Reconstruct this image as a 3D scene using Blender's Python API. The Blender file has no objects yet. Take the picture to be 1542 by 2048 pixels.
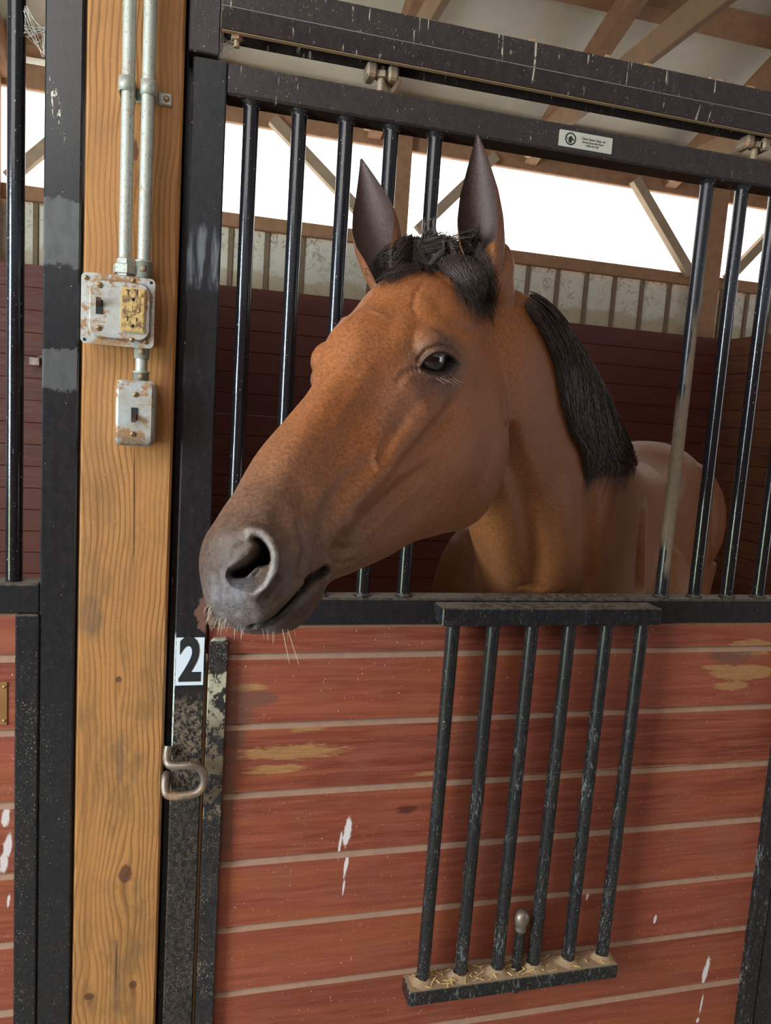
import bpy, bmesh, math, random
import numpy as np
from mathutils import Vector, Matrix
from mathutils.bvhtree import BVHTree
random.seed(7); np.random.seed(7)
SC = bpy.context.scene; COL = SC.collection
# ------------------------------------------------------------------ camera
FPX, IW, IH = 1475.44, 1542, 2048
YAW, PIT, ROL = math.radians(14.6893), math.radians(-6.8821), math.radians(3.7633)
CAM = np.array([0.0, -1.28926, 1.65])
def _basis():
    f = np.array([math.sin(YAW), math.cos(YAW), 0]); r = np.array([math.cos(YAW), -math.sin(YAW), 0]); u = np.array([0, 0, 1.0])
    f2 = f*math.cos(PIT)+u*math.sin(PIT); u2 = u*math.cos(PIT)-f*math.sin(PIT)
    return r*math.cos(ROL)+u2*math.sin(ROL), u2*math.cos(ROL)-r*math.sin(ROL), f2
CR, CU, CF = _basis()
cd = bpy.data.cameras.new('camera'); cam = bpy.data.objects.new('camera', cd); COL.objects.link(cam)
cd.sensor_fit = 'VERTICAL'; cd.sensor_height = 36; cd.sensor_width = 36*IW/IH; cd.lens = FPX/IH*36; cd.clip_start = .02
mw = Matrix.Identity(4)
for i in range(3):
    mw[i][0], mw[i][1], mw[i][2], mw[i][3] = CR[i], CU[i], -CF[i], CAM[i]
cam.matrix_world = mw; SC.camera = cam
# ------------------------------------------------------------------ sky, lamps, exposure
w = bpy.data.worlds.new('sky'); SC.world = w; w.use_nodes = True
bg = w.node_tree.nodes['Background']; bg.inputs[0].default_value = (.78, .88, 1, 1); bg.inputs[1].default_value = .8
def area(name, loc, aim, sx, sy, power, col=(1, 1, 1)):
    l = bpy.data.lights.new(name, 'AREA'); l.shape = 'RECTANGLE'; l.size = sx; l.size_y = sy; l.energy = power; l.color = col
    o = bpy.data.objects.new(name, l); COL.objects.link(o); o.location = loc
    o.rotation_euler = (Vector(aim)-Vector(loc)).to_track_quat('-Z', 'Y').to_euler(); return o
area('daylight_left_doorway', (-3.4, -1.9, 2.0), (0.2, 0.0, 1.8), 1.25, 1.7, 230, (.80, .91, 1))
area('grass_light_left_doorway', (-3.4, -1.9, .68), (0.2, 0, 1.0), 1.25, .9, 45, (.80, 1, .62))
area('daylight_right_doorway', (6.5, -2.2, 1.7), (0.5, 0, 1.3), 2.2, 2.4, 42, (1, .93, .84))
area('fill_over_aisle', (-1.5, -2.5, 3.5), (0.35, -.1, 1.5), 2.6, 1.5, 66, (1, .97, .92))  # unseen fill lamp added over the aisle to brighten the horse's face
SC.view_settings.view_transform = 'Standard'; SC.view_settings.look = 'None'
SC.view_settings.exposure = -0.12; SC.view_settings.gamma = 1; SC.view_settings.use_curve_mapping = False

def at(px, py, y):                                # point of the plane y=const seen at this pixel of the photograph
    d = CF+CR*(px-IW/2)/FPX-CU*(py-IH/2)/FPX
    return CAM+d*((y-CAM[1])/d[1])
def proj(P):
    d = np.asarray(P)-CAM; Z = d@CF
    return np.stack([IW/2+FPX*(d@CR)/Z, IH/2-FPX*(d@CU)/Z], -1)
# ------------------------------------------------------------------ node helper
class NT:
    def __init__(s, name):
        s.m = bpy.data.materials.new(name); s.m.use_nodes = True; s.t = s.m.node_tree; s.b = s.t.nodes['Principled BSDF']
    def n(s, typ, **kw):
        n = s.t.nodes.new(typ)
        for k, v in kw.items(): setattr(n, k, v)
        return n
    def put(s, sock, v):
        if isinstance(v, bpy.types.NodeSocket): s.t.links.new(v, sock)
        elif v is not None:
            if hasattr(sock.default_value, '__len__') and len(sock.default_value) == 4 and len(v) == 3: v = (*v, 1)
            sock.default_value = v
    def pos(s):
        if not hasattr(s, '_p'): s._p = s.n('ShaderNodeNewGeometry').outputs['Position']
        return s._p
    def xyz(s):
        if not hasattr(s, '_x'):
            x = s.n('ShaderNodeSeparateXYZ'); s.put(x.inputs[0], s.pos()); s._x = x.outputs
        return s._x
    def obj(s): return s.n('ShaderNodeTexCoord').outputs['Object']
    def rnd(s): return s.n('ShaderNodeObjectInfo').outputs['Random']
    def scale(s, vec, sc):
        m = s.n('ShaderNodeMapping'); s.put(m.inputs[0], vec); m.inputs['Scale'].default_value = sc; return m.outputs[0]
    def off(s, vec, val):                          # shift a vector by a scalar*big (per-object variety)
        m = s.n('ShaderNodeVectorMath', operation='ADD'); s.put(m.inputs[0], vec)
        c = s.n('ShaderNodeCombineXYZ'); k = s.ma('MULTIPLY', val, 37.0)
        for i in range(3): s.put(c.inputs[i], k)
        s.put(m.inputs[1], c.outputs[0]); return m.outputs[0]
    def noise(s, vec, sc, det=4, rough=.55, dist=0):
        n = s.n('ShaderNodeTexNoise'); s.put(n.inputs['Vector'], vec); n.inputs['Scale'].default_value = sc
        n.inputs['Detail'].default_value = det; n.inputs['Roughness'].default_value = rough; n.inputs['Distortion'].default_value = dist
        return n.outputs[0]
    def ma(s, op, a, b=None, c=None, clamp=False):
        n = s.n('ShaderNodeMath', operation=op, use_clamp=clamp); s.put(n.inputs[0], a)
        if b is not None: s.put(n.inputs[1], b)
        if c is not None: s.put(n.inputs[2], c)
        return n.outputs[0]
    def mr(s, v, a, b, c=0.0, d=1.0, smooth=True):
        n = s.n('ShaderNodeMapRange', interpolation_type='SMOOTHSTEP' if smooth else 'LINEAR')
        s.put(n.inputs[0], v)
        for i, x in enumerate((a, b, c, d)): s.put(n.inputs[1+i], x)
        return n.outputs[0]
    def mix(s, f, a, b):
        n = s.n('ShaderNodeMix', data_type='RGBA'); s.put(n.inputs['Factor'], f); s.put(n.inputs[6], a); s.put(n.inputs[7], b); return n.outputs[2]
    def ell(s, cx, cz, rx, rz, edge=.35, wob=.5, nsc=25, shear=0.0, stretch=(1, 1, 1)):   # soft blotch in the x-z plane
        X, Y, Z = s.xyz()
        dz = s.ma('SUBTRACT', Z, cz); dx = s.ma('SUBTRACT', X, cx)
        if shear: dx = s.ma('SUBTRACT', dx, s.ma('MULTIPLY', dz, shear))
        dx = s.ma('DIVIDE', dx, rx); dz = s.ma('DIVIDE', dz, rz)
        r = s.ma('SQRT', s.ma('ADD', s.ma('MULTIPLY', dx, dx), s.ma('MULTIPLY', dz, dz)))
        if wob: r = s.ma('ADD', r, s.ma('MULTIPLY', s.ma('SUBTRACT', s.noise(s.scale(s.pos(), stretch), nsc, 6, .7), .5), wob*3.2))
        return s.mr(r, 1-edge, 1.0, 1.0, 0.0)
    def mx(s, *v):
        r = v[0]
        for x in v[1:]: r = s.ma('MAXIMUM', r, x)
        return r
    def bump(s, h, strength=.3, dist=.002):
        n = s.n('ShaderNodeBump'); n.inputs['Strength'].default_value = strength; n.inputs['Distance'].default_value = dist
        s.put(n.inputs['Height'], h); s.t.links.new(n.outputs[0], s.b.inputs['Normal'])
    def done(s, col, rough=.5, metal=0.0, spec=.5, **kw):
        s.put(s.b.inputs['Base Color'], col); s.put(s.b.inputs['Roughness'], rough); s.put(s.b.inputs['Metallic'], metal)
        s.put(s.b.inputs['Specular IOR Level'], spec)
        for k, v in kw.items(): s.put(s.b.inputs[k], v)
        return s.m
def plain(name, col, rough=.5, metal=0.0, var=.25, sc=30):
    m = NT(name); n = m.noise(m.obj(), sc, 4)
    return m.done(m.mix(n, tuple(c*(1-var) for c in col), tuple(min(1, c*(1+var)) for c in col)), rough, metal)
def lin(r, g, b): return tuple((c/255/12.92 if c <= 10 else ((c/255+.055)/1.055)**2.4) for c in (r, g, b))
# ------------------------------------------------------------------ materials
DUST = lin(150, 132, 108)
def black(name, amount=.5, base=(.012, .012, .016), rough=.26, zlo=None, chips=0.0, extra=None):
    m = NT(name); p = m.pos(); X, Y, Z = m.xyz()
    fine = m.noise(m.scale(p, (1, 1, .6)), 420, 3, .7); patch = m.noise(p, 14, 4, .6); mid = m.noise(m.scale(p, (1, 1, .5)), 90, 5, .7)
    th = .70-.10*amount
    if zlo: th = m.ma('SUBTRACT', th, m.mr(Z, zlo[0], zlo[1], 0.0, zlo[2]))       # more dust toward the floor end
    th = m.ma('SUBTRACT', th, m.ma('MULTIPLY', m.ma('SUBTRACT', patch, .5), .35*amount+.1))
    mask = m.mr(m.ma('SUBTRACT', fine, th), 0.0, .06, 0.0, .7)
    film = m.mr(mid, .35, .75, 0.0, .10*amount)
    mask = m.mx(mask, film)
    spots = m.mr(m.noise(m.scale(p, (1, 1, .6)), 330, 1, .5), .755, .78, 0.0, .6)
    nz = m.n('ShaderNodeSeparateXYZ'); m.put(nz.inputs[0], m.n('ShaderNodeNewGeometry').outputs['True Normal'])
    upf = m.ma('MULTIPLY', m.mr(nz.outputs[2], .55, .9), m.mr(mid, .3, .65, .08, .7)); mask = m.mx(mask, upf)
    col = m.mix(mask, base, m.mix(patch, lin(124, 108, 90), lin(158, 142, 120))); col = m.mix(spots, col, lin(205, 195, 180))
    rg = m.ma('ADD', m.mr(mask, 0, .6, rough, .8), m.ma('MULTIPLY', m.ma('SUBTRACT', mid, .5), .12))
    if chips:
        ch = m.ma('ADD', m.noise(m.scale(p, (1, 1, .7)), 75, 8, .8), m.ma('MULTIPLY', m.ma('SUBTRACT', m.noise(p, 22, 3), .5), .8))
        dens = m.mr(Z, 1.215, 1.19, .0, 1.0); low = m.mr(Z, .78, .95)
        k = m.mr(m.ma('ADD', ch, m.ma('MULTIPLY', m.ma('SUBTRACT', m.ma('MULTIPLY', dens, low), 1.0), .6)), .46, .50)
        k = m.mx(k, m.mr(m.ma('ADD', Z, m.ma('MULTIPLY', ch, .03)), 1.262, 1.268))
        cream = m.mr(Z, 1.07, 1.16); col = m.mix(k, col, m.mix(m.noise(p, 90, 5, .7), m.mix(cream, lin(120, 104, 84), lin(176, 176, 158)), m.mix(cream, lin(84, 70, 56), lin(146, 130, 100)))); rg = m.mr(k, 0, 1, rg, .8)
    if extra: col, rg = extra(m, col, rg)
    m.bump(m.ma('ADD', mid, m.ma('MULTIPLY', fine, .4)), .12, .0015)
    return m.done(col, rg, 0, .5)
def scuffs_reflections(m, col, rg):                      # pale scratch marks in a slanted trail, reflections painted as grey bands
    a = at(112, 215, 0); b = at(125, 470, 0); c = at(125, 770, 0)
    tr = m.ma('MULTIPLY', m.ell(a[0], a[2], .010, .055, .5, .3, 40, -.28), m.mr(m.noise(m.scale(m.pos(), (1, 1, .35)), 190, 4, .7), .56, .6))
    col = m.mix(tr, col, lin(205, 200, 180))
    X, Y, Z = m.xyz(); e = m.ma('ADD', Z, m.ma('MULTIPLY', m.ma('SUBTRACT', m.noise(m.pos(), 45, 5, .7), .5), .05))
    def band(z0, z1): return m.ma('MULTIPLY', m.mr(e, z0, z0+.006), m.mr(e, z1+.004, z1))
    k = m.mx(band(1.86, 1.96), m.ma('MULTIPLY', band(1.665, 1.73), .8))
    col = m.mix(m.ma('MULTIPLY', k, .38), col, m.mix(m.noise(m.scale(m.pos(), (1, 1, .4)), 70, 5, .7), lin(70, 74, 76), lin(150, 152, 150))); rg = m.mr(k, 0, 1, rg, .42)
    return col, rg
def rust_and_reflection(m, col, rg):
    a = at(425, 1228, 0); k = m.ell(a[0], a[2], .03, .040, .12, .35, 45)
    X, Y, Z = m.xyz()
    dirt = m.ma('MULTIPLY', m.mr(m.noise(m.scale(m.pos(), (1, 1, .8)), 110, 7, .8), .47, .55), m.ma('MULTIPLY', m.mr(Z, 1.165, 1.12), m.mr(Z, .93, 1.03, .25, 1.0)))
    e = m.ma('ADD', Z, m.ma('MULTIPLY', m.ma('SUBTRACT', m.noise(m.scale(m.pos(), (1, 1, .4)), 60, 5, .7), .5), .09)); bk = m.ma('MULTIPLY', m.ma('MULTIPLY', m.mr(e, 1.845, 1.87), m.mr(e, 1.955, 1.93)), m.mr(m.noise(m.scale(m.pos(), (1, 1, .1)), 70, 3), .4, .62)); col = m.mix(m.ma('MULTIPLY', bk, .4), col, lin(150, 158, 166)); rg = m.mr(bk, 0, 1, rg, .4)  # bright reflection on the stile painted in as a pale streaky band
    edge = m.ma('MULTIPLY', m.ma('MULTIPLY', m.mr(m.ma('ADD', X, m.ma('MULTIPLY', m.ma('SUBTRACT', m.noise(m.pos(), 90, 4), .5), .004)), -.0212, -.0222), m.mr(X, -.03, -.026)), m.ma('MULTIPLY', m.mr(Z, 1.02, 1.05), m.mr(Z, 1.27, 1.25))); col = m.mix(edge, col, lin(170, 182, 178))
    dirt = m.ma('MULTIPLY', dirt, m.mr(X, .6, .5)); col = m.mix(m.ma('MULTIPLY', dirt, .75), col, lin(122, 104, 84)); rg = m.mr(dirt, 0, 1, rg, .8)
    return m.mix(k, col, m.mix(m.noise(m.pos(), 160, 5), lin(84, 52, 40), lin(116, 80, 64))), m.mr(k, 0, 1, rg, .85)
def drips(m, col, rg):
    n = m.noise(m.scale(m.pos(), (1, .2, .045)), 150, 2, .6); g = m.noise(m.pos(), 34, 3, .6)
    k = m.ma('MULTIPLY', m.mr(n, .64, .69), m.mr(g, .52, .60)); k = m.ma('MULTIPLY', k, .7)
    return m.mix(k, col, lin(196, 184, 164)), m.mr(k, 0, 1, rg, .75)
M = {}
M['black'] = black('black_enamel', .25, extra=scuffs_reflections)
M['black_top'] = black('black_enamel_dusty_brown', .45, (.024, .017, .018), .36, extra=drips)
M['black_stile'] = black('black_enamel_worn', .35, (.010, .010, .013), .30, (1.25, 1.05, .08), extra=rust_and_reflection)
M['black_left'] = black('black_enamel_speckled', .3, (.010, .010, .013), .3, (1.34, 1.15, .05), extra=scuffs_reflections)
M['black_chip'] = black('black_enamel_chipped', .9, rough=.4, chips=.26)
M['black_bar'] = black('black_bar_enamel', .12, (.009, .009, .012), .13)
def scrapes(m, col, rg):
    X, Y, Z = m.xyz(); n = m.noise(m.scale(m.pos(), (1, 1, .22)), 230, 4, .75); big = m.noise(m.scale(m.pos(), (1, 1, .35)), 26, 3, .6)
    k = m.ma('MULTIPLY', m.mr(m.ma('ADD', n, m.ma('MULTIPLY', m.ma('SUBTRACT', big, .5), .5)), .60, .66), m.mr(Z, 1.15, .95, .1, .6))
    return m.mix(k, col, lin(116, 120, 122)), m.mr(k, 0, 1, rg, .6)
M['black_yoke'] = black('black_yoke_enamel', .40, (.009, .010, .013), .26, (.95, .7, .035), extra=scrapes)
def tanfilm(m, col, rg):
    X, Y, Z = m.xyz(); n = m.noise(m.scale(m.pos(), (1, 1, .3)), 60, 5, .7)
    k = m.ma('MULTIPLY', m.mr(m.ma('ADD', X, m.ma('MULTIPLY', m.ma('SUBTRACT', n, .5), .02)), .940, .944), m.ma('MULTIPLY', m.mr(Z, 1.36, 1.40), m.mr(Z, 1.93, 1.86)))
    k = m.mx(k, m.ma('MULTIPLY', m.ma('MULTIPLY', m.mr(Z, 1.42, 1.46), m.mr(Z, 1.76, 1.70)), .85))
    return m.mix(k, col, m.mix(m.noise(m.pos(), 90, 4), lin(86, 72, 60), lin(134, 116, 96))), m.mr(k, 0, 1, rg, .75)
M['black_bar_dirty'] = black('black_bar_rubbed_with_mud', .2, extra=tanfilm)
M['black_dull'] = plain('black_dull', (.012, .011, .012), .6)

def woodgrain(m, vec, axis_scale, sc=9, dist=1.2):
    return m.noise(m.scale(vec, axis_scale), sc, 6, .62, dist)
def plank_mat(name, dark=(.150, .030, .018), light=(.285, .072, .040), worn=True, dirt=.3, rough=.55):
    m = NT(name); p = m.off(m.pos(), m.rnd()); X, Y, Z = m.xyz()
    g = m.noise(m.scale(p, (1.3, 1, 22)), 4, 6, .65, .6); g2 = m.noise(m.scale(p, (3, 3, 70)), 6, 4, .6)
    col = m.mix(m.mr(g, .3, .72), dark, light)
    col = m.mix(m.ma('MULTIPLY', m.mr(g2, .52, .70), .35), col, tuple(c*.45 for c in dark))
    col = m.mix(m.ma('MULTIPLY', m.rnd(), .35), col, tuple(c*1.25 for c in light))
    org = m.noise(m.scale(m.off(m.pos(), m.rnd()), (.5, 1, 5)), 3, 3, .5); col = m.mix(m.mr(org, .45, .7, 0.0, .45), col, (light[0]*1.08, light[1]*1.2, light[2]*.75))
    blot = m.noise(m.pos(), 7, 5, .6)
    col = m.mix(m.mr(blot, .45, .75, 0.0, dirt), col, lin(122, 84, 70))
    if worn:
        wood = m.mix(m.noise(m.scale(m.pos(), (4, 1, 60)), 5, 5, .6), lin(112, 76, 48), lin(186, 138, 88))
        def E(px, py, rx, rz, **k): a = at(px, py, .012); return m.ell(a[0], a[2], rx, rz, **k)
        st = dict(stretch=(1, 1, 7))
        k = m.mx(E(590, 1505, .105, .015, edge=.3, wob=.75, nsc=30, **st), E(550, 1540, .06, .010, edge=.3, wob=.8, nsc=34, **st), E(500, 1375, .035, .008, edge=.3, wob=.7, nsc=40, **st), E(620, 1458, .04, .007, edge=.4, wob=.8, nsc=40, **st), E(860, 1548, .03, .006, edge=.5, wob=.9, nsc=20, **st),
                 E(1490, 1345, .085, .018, edge=.10, wob=.30, nsc=34, **st), E(1500, 1295, .065, .020, edge=.15, wob=.35, nsc=34, **st), E(1465, 1372, .05, .012, edge=.3, wob=.5, nsc=34, **st), E(1235, 1541, .26, .0062, edge=.25, wob=.35, nsc=30, **st), E(1480, 1527, .06, .007, edge=.3, wob=.5, nsc=30, **st), E(1440, 1335, .05, .008, edge=.2, wob=.5, nsc=34, **st))
        col = m.mix(m.ma('MULTIPLY', k, .9), col, wood)
        mud = m.mx(E(470, 1440, .05, .13, edge=.7, wob=.5, nsc=12), E(500, 1400, .06, .02, edge=.6, wob=.6, nsc=20), E(455, 1600, .02, .2, edge=.8, wob=.5, nsc=20), E(1470, 1310, .10, .03, edge=.7, wob=.6, nsc=14))
        col = m.mix(m.ma('MULTIPLY', mud, .62), col, lin(84, 66, 58))
        kn = E(815, 1620, .028, .012, edge=.6, wob=.5, nsc=40, **st)
        col = m.mix(m.ma('MULTIPLY', kn, .8), col, lin(72, 34, 26))
        def drop(px, py, rx, rz, sh=.08): return E(px, py, rx, rz, edge=.4, wob=.5, nsc=110, shear=sh, stretch=(1, 1, .35))
        wh = m.mx(drop(695, 1665, .008, .034), drop(692, 1730, .0045, .03), drop(680, 1690, .003, .03), drop(687, 1775, .003, .02), drop(1412, 1945, .0085, .045, .12), drop(1402, 2010, .003, .03), drop(1395, 2040, .005, .008), drop(1310, 1840, .004, .012), drop(1175, 1790, .004, .014))
        wh = m.mx(wh, m.ma('MULTIPLY', m.mx(drop(12, 1635, .008, .02), drop(16, 1690, .007, .03), drop(8, 1725, .009, .02), drop(17, 1800, .003, .015)), .8))
        col = m.mix(wh, col, lin(214, 205, 205))
    sp = m.mr(m.noise(m.scale(m.pos(), (1, 1, .55)), 280, 2, .5), .715, .745, 0.0, .7)       # stuck chaff
    col = m.mix(sp, col, lin(205, 172, 140))
    m.bump(m.ma('ADD', m.ma('MULTIPLY', g2, .6), g), .25, .002)
    return m.done(col, m.mr(g, .3, .7, rough-.12, rough+.12), 0, .35)
M['plank'] = plank_mat('red_brown_plank_paint')
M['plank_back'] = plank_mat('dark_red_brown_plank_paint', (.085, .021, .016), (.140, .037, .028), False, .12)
M['plank_side'] = plank_mat('worn_brown_side_planks', (.090, .030, .020), (.210, .085, .045), False, .55)
M['ledge'] = plain('dusty_plank_edge', lin(150, 116, 96), .85, 0, .25, 60)
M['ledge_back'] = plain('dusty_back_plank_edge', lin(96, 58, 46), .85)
def post_mat():
    m = NT('yellow_pine_post'); X, Y, Z = m.xyz()
    u = X
    kn = [(250, 1750, .014, .020, .030), (265, 1972, .008, .011, .02), (178, 1995, .010, .008, .02), (237, 1360, .006, .007, .015), (270, 300, .006, .02, .02)]
    knm = None
    for px, py, rx, rz, infl in kn:           # the grain bends round each knot
        a = at(px, py, 0)
        dx = m.ma('SUBTRACT', X, a[0]); dz = m.ma('DIVIDE', m.ma('SUBTRACT', Z, a[2]), 3.2)
        r2 = m.ma('ADD', m.ma('MULTIPLY', dx, dx), m.ma('MULTIPLY', dz, dz))
        fall = m.ma('POWER', 2.718, m.ma('MULTIPLY', r2, -1/(infl*infl)))
        u = m.ma('SUBTRACT', u, m.ma('MULTIPLY', m.ma('MULTIPLY', dx, fall), .75))
        e = m.ell(a[0], a[2], rx, rz, .35, .3, 60); e2 = m.ma('MULTIPLY', m.ell(a[0]+.001, a[2]-rz*1.6, rx*.75, rz*3.2, .9, .5, 40), .45); e = m.mx(e, e2); knm = e if knm is None else m.mx(knm, e)
    wig = m.noise(m.scale(m.pos(), (1, 1, .9)), 3.2, 2, .5); wig2 = m.noise(m.scale(m.pos(), (6, 1, .6)), 8, 3, .5)
    u = m.ma('ADD', u, m.ma('ADD', m.ma('MULTIPLY', wig, .065), m.ma('MULTIPLY', wig2, .008)))
    ph = m.ma('FRACT', m.ma('MULTIPLY', u, 112))
    ring = m.ma('MULTIPLY', m.mr(ph, .38, .86), m.mr(ph, 1.0, .92))
    amp = m.mr(m.noise(m.scale(m.pos(), (1, 1, .12)), 14, 3, .5), .3, .68, .2, .85)
    ring = m.ma('MULTIPLY', ring, amp)
    fib = m.noise(m.scale(m.pos(), (1, 1, .02)), 420, 3, .6); big = m.noise(m.scale(m.pos(), (1, 1, .3)), 7, 4, .6)
    col = m.mix(big, lin(156, 106, 58), lin(186, 134, 80))
    col = m.mix(m.ma('MULTIPLY', fib, .25), col, lin(160, 100, 50))
    col = m.mix(m.ma('MULTIPLY', ring, .85), col, lin(100, 60, 30))
    strk = m.mr(m.noise(m.scale(m.pos(), (1, 1, .05)), 34, 5, .65), .54, .72, 0.0, .55); col = m.mix(strk, col, lin(116, 76, 44))
    grime = m.ma('MULTIPLY', m.mr(m.noise(m.scale(m.pos(), (1, 1, .4)), 16, 6, .7), .44, .66), m.mr(Z, 1.75, 1.2, .35, .95))
    col = m.mix(grime, col, lin(128, 92, 56))
    a = at(185, 1230, 0); b = at(240, 1520, 0); c = at(268, 1010, 0); d = at(233, 1960, 0)
    col = m.mix(m.ma('MULTIPLY', m.mx(m.ell(a[0], a[2], .022, .05, .6, .5, 30), m.ell(b[0], b[2], .012, .06, .6, .6, 40), m.ell(d[0], d[2], .008, .09, .7, .4, 40)), .5), col, lin(92, 74, 62))
    crack = m.mx(m.ell(c[0], c[2], .0014, .13, .4, .25, 30, -.02), m.ell(d[0]-.001, d[2]+.03, .001, .06, .4, .3, 30))
    col = m.mix(m.ma('MULTIPLY', crack, .85), col, lin(52, 32, 18))
    col = m.mix(m.ma('MULTIPLY', knm, .85), col, m.mix(m.noise(m.pos(), 260, 4), lin(52, 30, 28), lin(100, 62, 44)))
    st = m.mr(m.noise(m.scale(m.pos(), (1, 1, .8)), 420, 2, .5), .72, .75, 0.0, .6)
    col = m.mix(st, col, lin(228, 190, 140)); st2 = m.mr(m.noise(m.pos(), 330, 2, .5), .71, .74, 0.0, .6); col = m.mix(st2, col, lin(70, 44, 28))
    m.bump(m.ma('ADD', m.ma('MULTIPLY', ring, 1.0), m.ma('MULTIPLY', fib, .4)), .3, .0015)
    return m.done(col, .6, 0, .35)
M['post'] = post_mat()
def galv(name, c0, c1, rust=.3, rough=.42, metal=.55, speck=.7):
    m = NT(name); p = m.pos()
    n = m.noise(p, 40, 5, .65); col = m.mix(n, c0, c1)
    sp = m.mr(m.noise(m.scale(p, (1, 1, .6)), 330, 3, .6), .58, .66, 0.0, speck); col = m.mix(sp, col, lin(106, 94, 76))
    r = m.mr(m.ma('ADD', m.noise(p, 42, 7, .75), m.ma('MULTIPLY', m.ma('SUBTRACT', m.noise(p, 16, 2), .5), .5)), .57-.12*rust, .74-.14*rust, 0.0, 1.0); r = m.ma('MULTIPLY', r, rust*2, clamp=True)
    col = m.mix(r, col, m.mix(m.noise(p, 200, 3), lin(120, 78, 46), lin(168, 128, 88)))
    if name == 'rusty_steel_plate':
        X, Y, Z = m.xyz(); film = m.mr(m.noise(p, 24, 6, .7), .38, .66, 0.0, .65); col = m.mix(film, col, lin(150, 128, 100))
        low = m.ma('MULTIPLY', m.mr(m.ma('ADD', Z, m.ma('MULTIPLY', n, .02)), 1.625, 1.60), .8); col = m.mix(low, col, lin(92, 74, 60)); r = m.mx(r, m.ma('MULTIPLY', film, .6), low)
    m.bump(n, .15, .001)
    return m.done(col, m.mr(r, 0, 1, rough, .85), m.mr(r, 0, 1, metal, 0.0), .5)
M['galv'] = galv('galvanised_conduit', lin(148, 150, 142), lin(186, 188, 178), .25, .5, .3)
M['plate'] = galv_plate = galv('rusty_steel_plate', lin(160, 164, 164), lin(206, 210, 210), .8, .4, .4, .15)
M['rusty'] = galv('rusty_bolt_steel', lin(120, 100, 82), lin(168, 150, 126), .6, .6, .4)
M['screw'] = plain('brass_screw', lin(150, 118, 78), .45, .6)
M['hook'] = galv('worn_hook_steel', lin(96, 84, 76), lin(146, 132, 120), .35, .42, .6)
def outlet_mat():
    m = NT('dusty_ivory_outlet'); k = m.mr(m.noise(m.scale(m.pos(), (1, 1, .6)), 130, 5, .7), .42, .6)
    return m.done(m.mix(k, lin(190, 158, 98), lin(104, 74, 48)), .6)
M['outlet'] = outlet_mat()
M['frame_brass'] = plain('outlet_frame', lin(190, 164, 112), .5, .2)
M['toggle'] = plain('brown_toggle', lin(66, 44, 38), .45)
M['dark'] = plain('slot_black', (.006, .006, .006), .7)
M['timber'] = NT('brown_barn_timber'); _m = M['timber']
_g = _m.noise(_m.scale(_m.off(_m.pos(), _m.rnd()), (2, 2, 2)), 9, 5, .65); M['timber'] = _m.done(_m.mix(_g, lin(120, 84, 58), lin(174, 132, 98)), .8)
M['timber_pale'] = plain('dusty_pale_timber', lin(158, 136, 112), .85, 0, .25, 12)
M['timber_tan'] = plain('tan_truss_timber', lin(150, 118, 88), .8, 0, .3, 10)
def sheet_mat(name, c0, c1, low):
    m = NT(name); X, Y, Z = m.xyz()
    col = m.mix(m.noise(m.scale(m.pos(), (1, 1, .3)), 9, 5, .65), c0, c1)
    if low:
        k = m.mr(m.ma('ADD', Z, m.ma('MULTIPLY', m.noise(m.pos(), 5, 4), .22)), 2.70, 2.66); col = m.mix(m.ma('MULTIPLY', k, .6), col, lin(166, 148, 104))
        web = m.ma('MULTIPLY', m.mr(m.noise(m.pos(), 16, 6, .7, 1.5), .52, .62), m.mr(Z, 2.5, 2.95, .25, .8)); col = m.mix(web, col, lin(120, 100, 76))
    return m.done(col, .6)
M['sheet'] = sheet_mat('cream_wall_sheet', lin(196, 190, 172), lin(222, 216, 200), True)
M['rib'] = plain('grimy_sheet_rib', lin(122, 104, 80), .8, 0, .35, 30)
M['roof'] = sheet_mat('cream_roof_sheet', lin(186, 178, 160), lin(212, 206, 190), False)
def pane_mat():
    m = NT('sunlit_translucent_panel'); n = m.noise(m.scale(m.pos(), (1, 1, .5)), 6, 5, .6)
    c = m.mix(m.mr(n, .35, .7), (1, 1, .97), (1, .98, .90)); m.put(m.b.inputs['Emission Color'], c); m.b.inputs['Emission Strength'].default_value = 3.2
    return m.done((.75, .75, .7), .5)
M['pane'] = pane_mat()
M['concrete'] = plain('aisle_concrete', lin(150, 142, 130), .85, 0, .2, 6)
M['bedding'] = plain('wood_shaving_bedding', lin(176, 136, 90), .9, 0, .35, 60)
M['grass'] = plain('grass', (.07, .16, .03), .9, 0, .4, 3)
M['aislewall'] = plain('stained_stall_boards', lin(110, 62, 46), .7, 0, .3, 5)
M['white'] = plain('white_sign', lin(206, 214, 224), .4, 0, .06, 40)
M['label'] = plain('silver_label', lin(186, 184, 172), .4, .2, .08, 60)
M['ink'] = plain('black_print', (.012, .012, .014), .5)
M['brassplate'] = plain('tarnished_brass', lin(150, 106, 66), .5, .5)
M['straw'] = plain('straw', lin(206, 176, 116), .7, 0, .3, 200)
M['dust'] = plain('dust', lin(150, 122, 92), .95, 0, .3, 200)
M['worn'] = plain('worn_pale_edge', lin(120, 112, 116), .5, .1, .4, 60)
M['web'] = plain('cobweb', lin(200, 196, 186), .9)
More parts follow.
